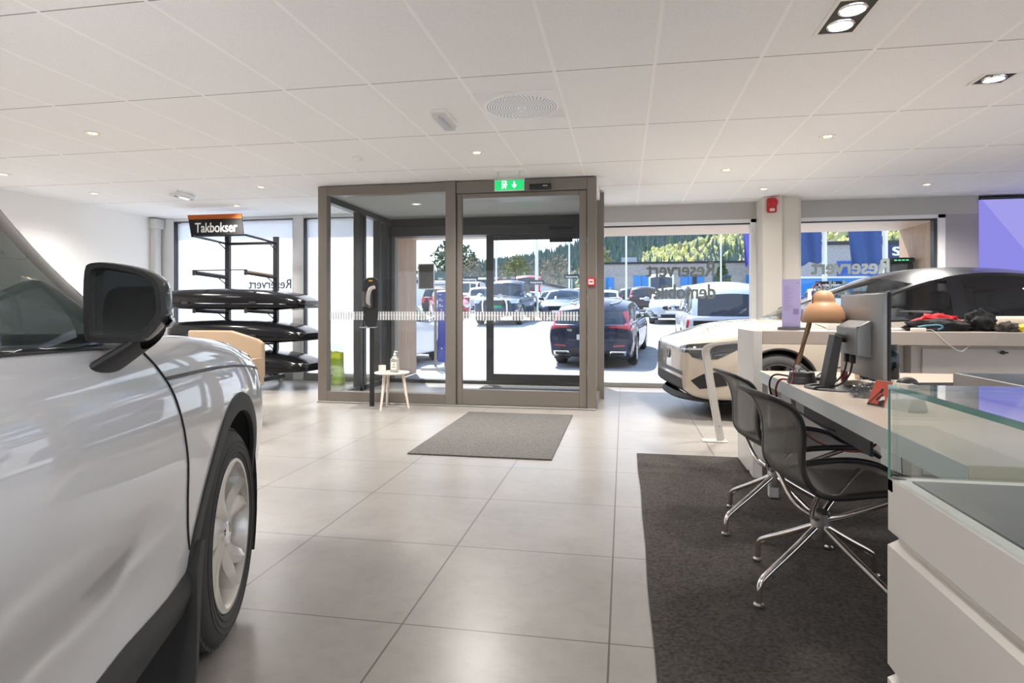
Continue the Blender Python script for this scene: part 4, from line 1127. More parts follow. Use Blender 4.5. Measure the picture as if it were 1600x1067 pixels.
# small clutter
tag(lump('crumpled_plastic_bag', glass_mat('clear plastic', (.72, .74, .78), 1.5, .15), (1.015, 2.79, DK), (.07, .045, .055), 5, amp=.6, freq=3.5), 'crumpled clear plastic bag on the desk beside the calendar', 'plastic bag')
b = MB(); b.rbox(-.012, .012, -.02, .02, 0, .062, .004); o = b.build('lip_balm_box', mat('dark red card', (.13, .012, .02), .5)); o.location = (1.10, 3.36, DK); tag(o, 'small dark red box standing on the desk behind the monitor stand', 'box')
b = MB(); b.rbox(-.07, .07, -.05, .05, 0, .022, .002); b.mi = 0; o = b.build('notepad', mat('cream paper pad', (.66, .58, .48), .7)); o.location = (1.10, 3.10, DK+.011); o.rotation_euler = (0, 0, R(25)); tag(o, 'thick cream notepad on the desk in front of paper cups', 'notepad')
b = MB(); b.rbox(-.05, .05, -.035, .035, 0, .018, .003); o = b.build('phone', PLASTIC_BLK); o.location = (1.02, 3.40, DK); o.rotation_euler = (0, 0, R(40)); tag(o, 'black handset on the desk right of the lamp base', 'phone')
# box and cables hanging off the desk
b = MB(); b.rbox(-.012, .012, -.10, .10, -.09, .09, .004, 2, Matrix.Rotation(R(-24), 4, 'X')); o = b.build('network_box', mat('pale grey plastic', (.50, .50, .54), .4)); o.location = (.90, 3.62, .575)
tag(o, 'pale grey cable box hanging under the far desk corner', 'cable box')
for lab, m_, rad, pts in (('black cable curling over the desk edge beside the lamp base', PLASTIC_BLK, .005, ((.88, 3.32, DK+.012), (.84, 3.42, DK+.02), (.79, 3.50, DK+.02), (.775, 3.53, .70), (.80, 3.56, .62), (.88, 3.58, .56))),
                        ('dark red cable looping over and under the desk edge', RCABLE, .005, ((.86, 3.23, DK+.006), (.82, 3.30, DK+.012), (.785, 3.36, DK+.008), (.775, 3.40, .66), (.85, 3.42, .52), (.95, 3.2, .44), (1.06, 2.98, .46), (1.09, 2.86, .56))),
                        ('black cable slung loosely under the desk top', PLASTIC_BLK, .004, ((.92, 3.55, .56), (.98, 3.25, .52), (1.06, 2.95, .52), (1.10, 2.78, .57))),
                        ('thin black lead hanging from the desk down to the carpet', PLASTIC_BLK, .003, ((1.20, 2.95, .66), (1.20, 2.96, .45), (1.215, 2.97, .30), (1.17, 2.95, .22), (1.21, 2.97, .17), (1.20, 3.0, .02))),
                        ('black cable running across the desk from lamp to monitor', PLASTIC_BLK, .005, ((.97, 3.40, DK+.006), (1.05, 3.55, DK+.03), (1.2, 3.70, DK+.05), (1.35, 3.72, DK+.006)))):
    b = MB(); b.tube(chaikin([Vector(p) for p in pts], 3), rad, 8); tag(b.build('cable', m_, smooth=60), lab, 'cable')

# ------------------------------------------------------------------ things on the tall counter
br = thing('brochure_holder', 'upright violet leaflet in a dark stand on the white counter', 'leaflet stand', (1.125, 4.46, CT), R(-12))
b = MB(); b.prism([(-.045, 0), (.045, 0), (.030, .012), (-.02, .022), (-.04, .016)], -.085, .085, Matrix.Rotation(PI/2, 4, 'Z') @ Matrix.Rotation(PI/2, 4, 'X')); b.build('stand', PLASTIC_GRY, br, bevel=.002)
b = MB(); b.box(-.058, .058, .000, .004, .010, .345, Matrix.Rotation(R(4), 4, 'X')); lf = b.build('leaflet', mat('violet leaflet paper', (.42, .37, .62), .4), br, smooth=0)
b = MB()
for i in range(16): b.box(-.045, -.045+rng.uniform(.03, .075), -.0012, -.0002, .300-.011*i-.002, .300-.011*i, Matrix.Rotation(R(4), 4, 'X'))
b.box(.012, .046, -.0012, -.0002, .105, .145, Matrix.Rotation(R(4), 4, 'X')); b.box(.03, .05, -.0012, -.0002, .318, .322, Matrix.Rotation(R(4), 4, 'X'))
b.build('printed_lines', mat('violet print', (.25, .21, .42), .5), lf, smooth=0)
b = MB(); b.rbox(0, .055, 0, .045, 0, .085, .003); o = b.build('white_box', WHITE_MAT); o.location = (1.375, 4.50, CT); tag(o, 'small white carton on the counter behind the lamp shade, taller one', 'box')
b = MB(); b.rbox(0, .040, 0, .04, 0, .070, .003); o = b.build('card_box', mat('pinkish card', (.66, .55, .50), .6)); o.location = (1.455, 4.50, CT); tag(o, 'small pinkish carton on the counter next to the white carton', 'box')
b = MB(); b.rbox(-.14, .14, -.10, .10, 0, .012, .002); o = b.build('paper_stack', mat('white paper', (.78, .74, .72), .7)); o.location = (1.74, 4.50, CT); o.rotation_euler = (0, 0, R(8)); tag(o, 'stack of white papers on the counter left of the clothes pile', 'papers')
BLKC = mat('black fabric', (.012, .011, .012), .85, bump=.3, bscale=60); REDC = mat('red fabric', (.55, .012, .02), .75, bump=.3, bscale=60); YELC = mat('yellow fabric', (.85, .62, .03), .7, bump=.3, bscale=60); DGRC = mat('grey brown fabric', (.06, .05, .045), .9, bump=.3, bscale=60)
tag(lump('black_jacket', BLKC, (2.00, 4.40, CT), (.19, .11, .075), 1, R(4), .35, 2.0), 'crumpled black jacket in the clothes pile on the counter', 'jacket')
tag(lump('red_scarf', REDC, (2.04, 4.50, CT+.02), (.12, .05, .085), 2, R(-14), .45, 2.4), 'red fabric lying on top of the black jacket', 'scarf')
tag(lump('peaked_hat', BLKC, (2.25, 4.40, CT), (.08, .07, .125), 4, 0, .5, 2.0), 'peaked black cap in the clothes pile beside the red fabric', 'hat')
tag(lump('grey_glove', DGRC, (2.335, 4.29, CT), (.06, .05, .06), 6, R(10), .4, 2.4), 'grey brown glove at the foot of the black cap', 'glove')
tag(lump('yellow_vest', YELC, (2.50, 4.30, CT), (.125, .06, .05), 7, R(-4), .3, 2.2), 'yellow folded vest at right of the clothes pile', 'vest')
b = MB(); b.cyl((2.28, 4.56, CT+.048), (2.60, 4.56, CT+.048), .047, n=28); o = b.build('poster_roll', mat('beige rolled paper', (.60, .52, .44), .6)); tag(o, 'beige rolled poster lying behind the yellow vest', 'poster roll')
cg = thing('charger', 'white charger with a thin lead hanging over the counter edge', 'charger', (1.815, 4.235, CT))
b = MB(); b.rbox(-.04, .04, -.018, .018, 0, .024, .005); b.build('charger_body', mat('ivory plastic', (.80, .72, .64), .4), cg)
b = MB(); b.tube(chaikin([Vector(p) for p in ((.038, 0, .012), (.07, -.03, .014), (.085, -.042, -.01), (.13, -.045, -.06), (.20, -.045, -.115), (.23, -.04, -.12), (.245, -.04, -.10), (.31, .03, -.085))], 3), .0022, 6); b.build('lead', WHITE_MAT, cg)
b = MB(); b.tube(chaikin([Vector(p) for p in ((1.93, 4.245, CT+.012), (1.96, 4.235, CT+.03), (1.93, 4.225, CT+.045), (1.86, 4.235, CT+.04), (1.84, 4.29, CT+.03))], 3), .005, 8); o = b.build('blue_lanyard', mat('blue cord', (.10, .30, .42), .6)); tag(o, 'short blue lanyard cord in front of the black jacket', 'lanyard')

# bent flat bar between counter and car
bs = thing('bar_stand', 'pale bent flat bar stand on the tiles before the pearl car', 'stand', (.80, 5.36, 0))
PBAR = mat('pale lacquered bar', (.54, .52, .49), .35, metal=.2)
b = MB(); path = chaikin([Vector(p) for p in ((0, 0, .01), (-.065, -.04, .35), (-.125, -.08, .70), (-.135, -.09, .785), (-.08, -.18, .825), (.10, -.52, .865))], 3)
rows = []
for i, p in enumerate(path):
    t = (path[min(i+1, len(path)-1)]-path[max(0, i-1)]).normalized(); s = Vector((.86, .5, 0)) if abs(t.z) > .5 else Vector((.9, .42, 0)); s = (s-t*s.dot(t)).normalized(); u = t.cross(s)
    rows.append([p+s*.034+u*.010, p-s*.034+u*.010, p-s*.034-u*.010, p+s*.034-u*.010])
b.grid(rows, closed=True); b.f.append((0, 1, 2, 3)); b.m.append(0); b.build('bar', PBAR, bs, bevel=.003)
b = MB(); b.box(-.15, .05, -.06, .06, 0, .010); b.build('foot_plate', PBAR, bs, bevel=.002)
b = MB()
for z in (.08, .13): b.sphere((.0-.065*z/.35+.012, -.04*z/.35-.012, z), .006, n=8, m=6)
b.build('bolts', STEEL, bs)

# ------------------------------------------------------------------ lobby side: table, dispenser, bag
TBLW = wood_mat('white birch', (.70, .62, .53), (.78, .71, .62))
tb = thing('side_table', 'small round pale side table with three legs before the glass lobby', 'table', (-2.53, 6.48, 0))
b = MB(); b.lathe([(.180, .388), (.192, .392), (.195, .400), (.190, .406), (.001, .407)], 40); b.build('table_top', TBLW, tb)
for k, a in enumerate((R(250), R(10), R(130))):
    b = MB(); b.tube([(math.cos(a)*.12, math.sin(a)*.12, .392), (math.cos(a)*.15, math.sin(a)*.15, .2), (math.cos(a)*.185, math.sin(a)*.185, .0)], .018, 8, radii=[.026, .019, .014], flat=.8); b.build('leg', TBLW, tb, smooth=50)
pb = thing('pump_bottle', 'clear soap pump bottle with white label on the round side table', 'bottle', (-2.49, 6.46, .407))
b = MB(); b.rbox(-.045, .045, -.03, .03, 0, .15, .012, 3); b.lathe([(.04, .145), (.03, .165), (.016, .178), (.016, .19)], 20); b.build('body', mat('frosted bottle', (.72, .72, .68), .25, trans=.5), pb)
b = MB(); b.box(-.032, .032, -.0315, -.0305, .03, .11); lb = b.build('label_sticker', mat('cream sticker', (.80, .76, .66), .6), pb, smooth=0)
b = MB(); b.box(-.02, .02, -.0325, -.0318, .055, .062); b.sphere((0, -.032, .085), .008, .001, .008, 10, 6); b.build('print', PLASTIC_GRY, lb, smooth=0)
b = MB(); b.cyl((0, 0, .19), (0, 0, .225), .006); b.lathe([(.016, .19), (.016, .205)], 16); b.box(-.008, .03, -.007, .007, .222, .232); b.build('pump', WHITE_MAT, pb)
b = MB(); b.lathe([(.038, 0), (.040, .003), (.040, .078), (.037, .078), (.036, .01), (.001, .01)], 24); o = b.build('candle_jar', mat('milky jar', (.74, .70, .63), .3)); o.location = (-2.62, 6.42, .407); tag(o, 'short milky jar on the round side table left of the pump bottle', 'jar')
sd = thing('dispenser_stand', 'black hand sanitiser dispenser on a pole beside the round table', 'dispenser', (-2.80, 6.56, 0))
b = MB(); b.rbox(-.20, .12, -.15, .15, 0, .006, .002); b.build('base_plate', mat('grey steel plate', (.25, .24, .23), .5, metal=.5), sd)
b = MB(); b.box(-.025, .025, -.012, .012, .006, 1.30); b.build('pole', BLACKMETAL, sd, bevel=.003)
b = MB(); sil = chaikin([Vector(p) for p in ((-.072, .90, 0), (.05, .89, 0), (.078, .95, 0), (.088, 1.15, 0), (.092, 1.38, 0), (.07, 1.46, 0), (-.06, 1.46, 0), (-.088, 1.38, 0), (-.085, 1.1, 0))], 2, closed=True)
b.prism([(p.x, p.y) for p in sil], .012, .045, Matrix.Rotation(PI/2, 4, 'X')); b.build('back_board', PLASTIC_BLK, sd, bevel=.004)
b = MB(); b.grid([[(-.07+x, -.045-d, z) for x, d in ((0, 0), (.0, .05), (.03, .085), (.075, .085), (.10, .05), (.10, 0))] for z in (1.13, 1.2, 1.27, 1.30)]); b.add([(-.07, -.045, 1.13), (-.07, -.095, 1.13), (-.04, -.13, 1.13), (.005, -.13, 1.13), (.03, -.095, 1.13), (.03, -.045, 1.13)], [tuple(range(6))])
b.add([(-.07, -.045, 1.30), (-.07, -.095, 1.30), (-.04, -.13, 1.30), (.005, -.13, 1.30), (.03, -.095, 1.30), (.03, -.045, 1.30)], [tuple(range(6))]); b.build('dispenser_body', PLASTIC_GRY, sd, bevel=.004)
b = MB(); b.tube(chaikin([Vector(p) for p in ((.0, -.06, 1.13), (.005, -.12, 1.15), (.01, -.135, 1.25), (.03, -.12, 1.335), (.075, -.09, 1.35))], 2), .024, 10, flat=.6); b.build('lever', mat('silver plastic', (.45, .43, .41), .35, metal=.5), sd, smooth=60)
b = MB(); b.box(-.02, .025, -.047, -.0455, 1.415, 1.43); b.build('yellow_mark', mat('yellow mark', (.75, .45, .02), .5), sd, smooth=0)
b = MB(); b.grid([[(-.10, -.05, .91), (-.09, -.13, .905), (.08, -.13, .905), (.09, -.05, .91)], [(-.10, -.05, .897), (-.09, -.13, .892), (.08, -.13, .892), (.09, -.05, .897)]]); b.build('drip_tray', mat('clear tray', (.5, .5, .5), .15, trans=.6), sd, solid=.003)
bag = thing('waste_bag', 'green printed plastic bag with clear top on the floor left of the lobby', 'bag', (-4.14, 8.38, 0), R(-25))
GRN = mat('lime green bag', (.30, .42, .06), .4, noise=.15, nscale=12); GRN2 = mat('yellow green bag', (.52, .58, .04), .4); CLR = glass_mat('clear bag film', (.80, .82, .80), 1.5, .1)
def bagring(z, sx, sy, seed): return [((sx*math.copysign(abs(math.cos(a))**.6, math.cos(a)))*(1+.03*math.sin(5*a+seed)), sy*math.copysign(abs(math.sin(a))**.6, math.sin(a))*(1+.10*math.sin(4*a+seed)), z+.008*math.sin(6*a+seed)) for a in [2*PI*i/40 for i in range(40)]]
b = MB(); b.grid([bagring(0.004, .145, .07, 0), bagring(.05, .165, .085, 1), bagring(.2, .150, .08, 2), bagring(.34, .140, .075, 2.4), bagring(.385, .139, .075, 2.6)], closed=True); b.f.append(tuple(range(40))); b.m.append(0); gb = b.build('bag_body', GRN, bag, smooth=60)
b = MB(); b.grid([bagring(.385, .140, .075, 2.6), bagring(.42, .142, .07, 2.8), bagring(.475, .146, .06, 3)], closed=True); b.build('bag_band', GRN2, bag, smooth=60)
b = MB(); b.grid([bagring(.475, .147, .06, 3), bagring(.53, .15, .045, 3.6), bagring(.575, .12, .03, 4.4), bagring(.60, .10, .02, 5)], closed=True); b.build('clear_top', CLR, bag, smooth=60)
PRN = mat('dark bag print', (.06, .11, .04), .6)
text('print', 'A', PRN, gb, .12, (-.02, -.096, .24), (PI/2, 0, 0), .003); 
b = MB(); b.box(-.11, -.07, -.0955, -.0945, .245, .252); b.box(.04, .09, -.0955, -.0945, .225, .235); b.box(.05, .06, -.0955, -.0945, .20, .26); b.box(-.02, .05, -.0955, -.0945, .13, .15); b.build('print', PRN, gb, smooth=0)
# notice taped to the outer glass
px0, px1, pz0, pz1 = -3.06, -2.80, 1.40, 1.79
b = MB(); b.box(px0, px1, YW+.052, YW+.0545, pz0, pz1); nt = b.build('paper_notice', FILMW, smooth=0); tag(nt, 'framed paper notice fixed to the outer glass of the lobby', 'notice')
b = MB(); b.box(px0+.015, px1-.015, YW+.050, YW+.0518, pz0+.012, pz1-.015); pp = b.build('sheet', mat('backlit grey paper', (.11, .105, .09), .8), nt, smooth=0)
b = MB()
for i in range(15):
    w_ = rng.uniform(.08, .17); b.box(px0+.04, px0+.04+w_, YW+.0488, YW+.0498, pz1-.06-.02*i, pz1-.055-.02*i)
b.build('printed_lines', mat('faint print', (.055, .052, .046), .8), pp, smooth=0)

# ------------------------------------------------------------------ roof box rack
rk = thing('roof_box_rack', 'black steel display rack with arms carrying roof boxes at left window', 'rack', (-5.42, 8.33, 0))
for x in (-.43, .36): part('upright', [(x-.035, x+.035, -.03, .03, .10, 2.30 if x < 0 else 2.17)], BLACKMETAL, rk, .003)
part('upright', [(-.52, -.49, .10, .13, .10, 2.20)], BLACKMETAL, rk, .003)
for x in (-.43, .36): part('base_beam', [(x-.04, x+.04, -.85, .18, .07, .13)], BLACKMETAL, rk, .004)
part('cross_bar', [(-.43, .36, -.02, .02, .14, .19)], BLACKMETAL, rk, .003); part('cross_bar', [(-.43, .36, -.02, .02, 2.06, 2.10)], BLACKMETAL, rk, .003)
ARM_LIT = mat('warm lit arm', (.30, .235, .16), .7)  # tan is warm light put into the colour of the right-hand arms
for z in (2.10, 1.58, 1.06, .615, .20):
    for x in (-.43, .36):
        b = MB(); b.tube([(x, -.03, z-.02), (x, -.74, z+.012)], .016, 4); b.tube([(x, -.03, z-.12), (x, -.22, z-.02)], .010, 4)
        if z < 2: b.box(x-.016, x+.016, -.76, -.73, z-.015, z+.065)
        ar = b.build('arm', BLACKMETAL, rk, smooth=20)
        if z < 2:
            b = MB(); b.tube([(x, -.10, z+.012), (x, -.71, z+.036)], .020, 8); b.build('arm_pad', ARM_LIT if x > 0 else PLASTIC_BLK, ar)
part('tip_bar', [(-.43, .36, -.75, -.73, 2.10, 2.12)], BLACKMETAL, rk, 0); part('tip_bar', [(-.43, .36, -.75, -.735, 1.63, 1.645)], BLACKMETAL, rk, 0)
for x in (-.43, .36):
    for y in (-.80, .12):
        b = MB(); b.lathe([(.014, -.012), (.038, -.012), (.040, 0), (.038, .012), (.014, .012)], 20, Matrix.Translation((x, y, .040)) @ Matrix.Rotation(PI/2, 4, 'Y')); b.box(x-.018, x+.018, y-.012, y+.012, .055, .075); b.build('caster', mat('grey caster', (.45, .44, .42), .4), rk)
b = MB(); sx0, sx1 = -.83, .03
b.add([(sx0-.0, -.36, 2.47), (sx1, -.36, 2.47), (sx1+.045, -.36, 2.15), (sx0+.06, -.36, 2.15), (sx0, -.345, 2.47), (sx1, -.345, 2.47), (sx1+.045, -.345, 2.15), (sx0+.06, -.345, 2.15)], [(0, 1, 2, 3), (7, 6, 5, 4), (0, 4, 5, 1), (1, 5, 6, 2), (2, 6, 7, 3), (3, 7, 4, 0)])
sg_ = b.build('sign_board', mat('charcoal sign', (.025, .025, .026), .9, spec=.1), rk, smooth=0)
b = MB(); b.add([(sx0-.001, -.3615, 2.471), (sx1+.001, -.3615, 2.471), (sx1+.010, -.3615, 2.405), (sx0+.012, -.3615, 2.405)], [(0, 1, 2, 3)]); b.build('orange_band', mat('orange band', (.42, .11, .03), .9, spec=.1), sg_, smooth=0, solid=.001)
fit(text('sign_lettering', 'Takbokser', WHITE_MAT, sg_, .20, (-.37, -.363, 2.275), (PI/2, 0, 0), .0035), .68)
BOXBLK = mat('gloss black roof box', (.007, .007, .008), .22, coat=.3, spec=.15); BOXGRY = mat('roof box base', (.03, .03, .032), .5)
def roof_box(label, loc, rz, Lb=2.25, Wb=.80, Hb=.30):
    o = thing('roof_box', label, 'roof box', loc, rz, 'roof boxes on the rack')
    rows = []; rows2 = []
    for i in range(41):
        u = i/40; x = lerp(-Lb/2, Lb/2, u)
        tip = spl([(0, .38), (.03, .60), (.10, .82), (.3, .98), (.6, 1), (.85, .94), (.95, .83), (.99, .70), (1, .62)], u)
        hh = spl([(0, .30), (.03, .55), (.12, .84), (.35, 1), (.65, .98), (.88, .72), (.96, .50), (1, .28)], u)*Hb*.70
        z0 = Hb*.30+spl([(0, .02), (.2, 0), (.8, -.01), (1, -.03)], u)
        row = []
        for k in range(19):
            a = PI*k/18; ca, sa = math.cos(a), math.sin(a)
            row.append((x, Wb/2*tip*math.copysign(abs(ca)**.45, ca), z0+hh*abs(sa)**.7))
        rows.append(row)
        low = []
        for k in range(13):
            a = PI*k/12; ca, sa = math.cos(a), math.sin(a)
            low.append((x, Wb/2*tip*.985*math.copysign(abs(ca)**.5, ca), z0-.006-(Hb*.30)*abs(sa)**.5*spl([(0, .3), (.1, .8), (.3, 1), (.8, 1), (1, .4)], u)))
        rows2.append(low)
    b = MB(); b.grid(rows); b.f.append(tuple(range(19))); b.m.append(0); b.f.append(tuple(range(40*19, 41*19))[::-1]); b.m.append(0); b.build('lid', BOXBLK, o, smooth=45)
    b = MB(); b.grid(rows2); b.f.append(tuple(range(13))); b.m.append(0); b.f.append(tuple(range(40*13, 41*13))[::-1]); b.m.append(0); b.build('base_shell', BOXBLK, o, smooth=45)
    for xs in (-.55, .45):
        b = MB(); b.rbox(xs-.05, xs+.05, -Wb/2-.006, -Wb/2+.02, Hb*.24, Hb*.36, .004); b.build('lock', PLASTIC_BLK, o)
    b = MB(); b.rbox(Lb/2-.16, Lb/2-.04, -Wb*.36, -Wb*.30, Hb*.31, Hb*.45, .006); b.build('clasp', mat('grey clasp', (.42, .42, .40), .4), o)
    return o
rb = roof_box('glossy black roof box on the rack, uppermost of the three', (-5.40, 7.93, 1.098), R(2))
copy_tree(rb, (-5.34, 7.93, .655), R(-3), 'glossy black roof box on the rack, middle one of three')
copy_tree(rb, (-5.30, 7.93, .24), R(-4), 'glossy black roof box on the rack, lowest of the three')

# beige shell chair behind the white car
bc = thing('lounge_chair', 'beige shell lounge chair half hidden behind the white car hood', 'chair', (-3.98, 5.42, 0), R(0))
BEI = mat('beige felt shell', (.42, .31, .21), .8)
b = MB(); b.prism([(-.42, .42), (.42, .42), (.42, .76), (.36, .80), (.06, .885), (-.42, .885)], -.03, .03, Matrix.Translation((0, .22, 0)) @ Matrix.Rotation(PI/2, 4, 'X')); b.build('backrest', BEI, bc, bevel=.015)
b = MB(); b.rbox(-.40, .40, -.35, .20, .34, .43, .03, 3); b.build('seat', BEI, bc)
b = MB(); b.rbox(-.43, -.37, -.35, .22, .34, .62, .02, 2); b.build('armrest', BEI, bc); b = MB(); b.rbox(.37, .43, -.35, .22, .34, .62, .02, 2); b.build('armrest', BEI, bc)
for x, y in ((-.33, -.28), (.33, -.28), (-.33, .16), (.33, .16)):
    b = MB(); b.cyl((x, y, 0), (x*.95, y*.95, .345), .014, .018); b.build('leg', WOODR, bc)

# ------------------------------------------------------------------ ceiling fittings
BULB = mat('warm lamp lens', (1, .9, .75), .4, emit=2.2, ec=(1, .80, .52)); BULB2 = mat('bright reflector lamp', (1, .9, .8), .3, emit=5, ec=(1, .86, .62))
RTRIM = mat('white lamp trim', (.86, .84, .80), .5); GOLD = mat('gold reflector', (.80, .55, .25), .25, metal=1)
def downlight(x, y, lab, lit=True, z=ZC):
    d = thing('downlight', lab, 'ceiling light', (x, y, z), 0, 'round downlights in the ceiling')
    b = MB(); b.lathe([(.068, -.001), (.066, -.006), (.052, -.009), (.048, -.006), (.048, -.001)], 28, cap=False); b.build('trim_ring', RTRIM, d)
    b = MB(); b.lathe([(.048, -.003), (.030, -.0015), (.001, -.0015)], 24, cap=False); b.build('reflector', GOLD, d)
    b = MB()
    for k in range(6): a = k*PI/3; b.sphere((.026*math.cos(a), .026*math.sin(a), -.003), .0085, .0085, .003, 8, 5)
    b.sphere((0, 0, -.003), .009, .009, .003, 8, 5); b.build('lamp_lens', BULB, d)
    return d
DL = [(-4.317, 4.381, 'in the tiles left of the emergency lamp'), (-1.339, 5.555, 'just in front of the green exit sign'), (1.692, 5.566, 'above the counter and pearl car hood'), (1.059, 6.711, 'midway between exit sign and red alarm'), (1.671, 7.868, 'right before the column with red alarm'), (3.486, 7.924, 'near the violet light wall'),
      (-4.25, 6.675, 'above the black roof box rack, nearer one'), (-5.353, 7.817, 'directly above the Takbokser sign'), (-6.555, 6.671, 'near the left wall, farther one'), (-6.583, 5.543, 'at the left edge over the white car')]
dl0 = None
for x, y, t_ in DL:
    if dl0 is None: dl0 = downlight(x, y, 'round recessed downlight '+t_)
    else: copy_tree(dl0, (x, y, ZC), None, 'round recessed downlight '+t_)
copy_tree(dl0, (-2.62, 7.55, 2.455), None, 'round recessed downlight in the lobby ceiling behind glass')
SPOTS = [(1.092, 3.30, 2, 'square black recessed twin spotlight at the top edge of the ceiling'), (2.295, 4.346, 1, 'square black recessed single spotlight above the clothes pile')]
for x, y, n_, lab in SPOTS:
    s = thing('ceiling_spotlight', lab, 'ceiling light', (x, y, ZC))
    h_ = .085; ln = .085*n_+(.01 if n_ > 1 else 0)
    b = MB()
    for bx in ((-h_-.02, -h_, -ln-.02, ln+.02), (h_, h_+.02, -ln-.02, ln+.02), (-h_, h_, -ln-.02, -ln), (-h_, h_, ln, ln+.02)): b.box(bx[0], bx[1], bx[2], bx[3], -.006, -.0005)
    b.build('trim_frame', RTRIM, s, smooth=0)
    b = MB(); b.box(-h_, h_, -ln, ln, -.002, -.0008); b.build('black_well', mat('black well', (.02, .016, .012), .5), s, smooth=0)
    for k in range(n_):
        yy = (k-(n_-1)/2)*.17
        b = MB(); b.lathe([(.068, -.003), (.066, -.010), (.055, -.011), (.054, -.004)], 28, Matrix.Translation((0, yy, 0)), cap=False); lr = b.build('lamp_ring', CHROME, s)
        b = MB(); b.lathe([(.054, -.004), (.03, -.006), (.001, -.007)], 24, Matrix.Translation((0, yy, 0)), cap=False); b.build('lamp_lens', BULB2, lr)
for x, y, lab, rz in ((-1.33, 4.47, 'white emergency lamp with clear cover left of the air diffuser', 0), (-5.45, 6.85, 'white emergency lamp with clear cover above the roof box rack', R(0))):
    e = thing('emergency_lamp', lab, 'emergency lamp', (x, y, ZC), rz)
    b = MB(); b.rbox(-.055, .055, -.17, .17, -.028, 0, .004); b.build('housing', RTRIM, e)
    b = MB(); b.prism([(-.052, -.028), (.052, -.028), (.040, -.062), (-.040, -.062)], -.165, .165, Matrix.Rotation(PI/2, 4, 'X')); b.build('clear_cover', glass_mat('lamp cover', (.9, .92, .92), 1.35, .05), e, smooth=0)
    b = MB(); b.cyl((0, -.13, -.042), (0, .13, -.042), .008); b.build('lamp_tube', WHITE_MAT, e)
def diffuser_mat():
    m, t, N, L = nm('perforated diffuser')
    o = N.new('ShaderNodeOutputMaterial'); b = N.new('ShaderNodeBsdfPrincipled'); L.new(b.outputs[0], o.inputs[0]); b.inputs['Roughness'].default_value = .35
    tc = N.new('ShaderNodeTexCoord'); s = N.new('ShaderNodeSeparateXYZ'); L.new(tc.outputs['Object'], s.inputs[0])
    def mth(op, a, b_=None):
        n = N.new('ShaderNodeMath'); n.operation = op
        for i, v in enumerate((a, b_)):
            if v is None: continue
            if isinstance(v, (int, float)): n.inputs[i].default_value = v
            else: L.new(v, n.inputs[i])
        return n.outputs[0]
    r = mth('SQRT', mth('ADD', mth('MULTIPLY', s.outputs[0], s.outputs[0]), mth('MULTIPLY', s.outputs[1], s.outputs[1])))
    a = mth('ARCTAN2', s.outputs[1], s.outputs[0])
    ring = mth('SINE', mth('MULTIPLY', r, 2*PI/.0185)); ang = mth('SINE', mth('ADD', mth('MULTIPLY', a, 48), mth('MULTIPLY', r, 120)))
    hole = mth('MULTIPLY', mth('GREATER_THAN', ring, .15), mth('GREATER_THAN', ang, -.35))
    inside = mth('MULTIPLY', mth('LESS_THAN', r, .252), mth('GREATER_THAN', r, .03))
    k = mth('MULTIPLY', hole, inside)
    mx = N.new('ShaderNodeMix'); mx.data_type = 'RGBA'; mx.inputs[6].default_value = (.86, .86, .87, 1); mx.inputs[7].default_value = (.05, .048, .06, 1)
    L.new(k, mx.inputs[0]); L.new(mx.outputs[2], b.inputs['Base Color']); return m
vd = thing('air_diffuser', 'square white ceiling air diffuser with round perforated face', 'air diffuser', (-.716, 4.335, ZC))
b = MB(); b.rbox(-.29, .29, -.29, .29, -.008, 0, .003); b.build('plate', mat('white diffuser plate', (.86, .86, .87), .35), vd)
b = MB(); b.lathe([(.27, -.008), (.262, -.014), (.001, -.016)], 64, cap=False); b.build('perforated_face', diffuser_mat(), vd)
b = MB(); b.lathe([(.018, -.016), (.016, -.022), (.001, -.023)], 20, cap=False); b.build('centre_screw', STEEL, vd)
sm = thing('smoke_detector', 'small white round smoke detector on the ceiling left of the lobby', 'smoke detector', (-2.515, 5.539, ZC))
b = MB(); b.lathe([(.052, 0), (.052, -.010), (.046, -.014)], 28, cap=False); b.build('mount', WHITE_MAT, sm)
b = MB(); b.lathe([(.044, -.012), (.042, -.028), (.024, -.040), (.001, -.041)], 28, cap=False); b.build('head', WHITE_MAT, sm)
# exit sign
ex = thing('exit_sign', 'green hanging emergency exit sign with running man and arrow', 'exit sign', (-1.155, 6.22, 0))
b = MB(); b.rbox(-.155, .155, -.03, .03, 2.525, ZC, .004); b.build('ceiling_box', RTRIM, ex)
for x in (-.115, .105):
    b = MB(); b.cyl((x, 0, 2.455), (x, 0, 2.53), .004, n=8); b.build('hanger', STEEL, ex)
b = MB(); b.rbox(-.16, .16, -.022, .022, 2.432, 2.458, .003); b.build('sign_housing', mat('grey sign housing', (.50, .49, .47), .5), ex)
b = MB(); b.box(-.155, .155, -.006, .006, 2.322, 2.432); b.build('sign_border', mat('clear sign edge', (.70, .78, .72), .3), ex, smooth=0)
b = MB(); b.box(-.148, .148, -.009, .009, 2.329, 2.428); gp = b.build('green_panel', mat('exit green', (.004, .34, .085), .4, emit=.55, ec=(.004, .36, .09)), ex, smooth=0)
EW = mat('exit white', (.9, .95, .9), .5, emit=.7)
b = MB(); yy = (-.0105, -.0090)
def pl(pts):
    n = len(pts); b.add([(x, yy[0], z) for x, z in pts]+[(x, yy[1], z) for x, z in pts], [tuple(range(n)), tuple(range(n, 2*n))[::-1]]+[(i, (i+1) % n, n+(i+1) % n, n+i) for i in range(n)])
c0 = (-.045, 2.378)
pl([(-.075, 2.342), (-.068, 2.342), (-.068, 2.416), (-.03, 2.416), (-.03, 2.422), (-.075, 2.422)])
pl([(c0[0]+.010+.008*math.cos(2*PI*i/12), 2.408+.008*math.sin(2*PI*i/12)) for i in range(12)])
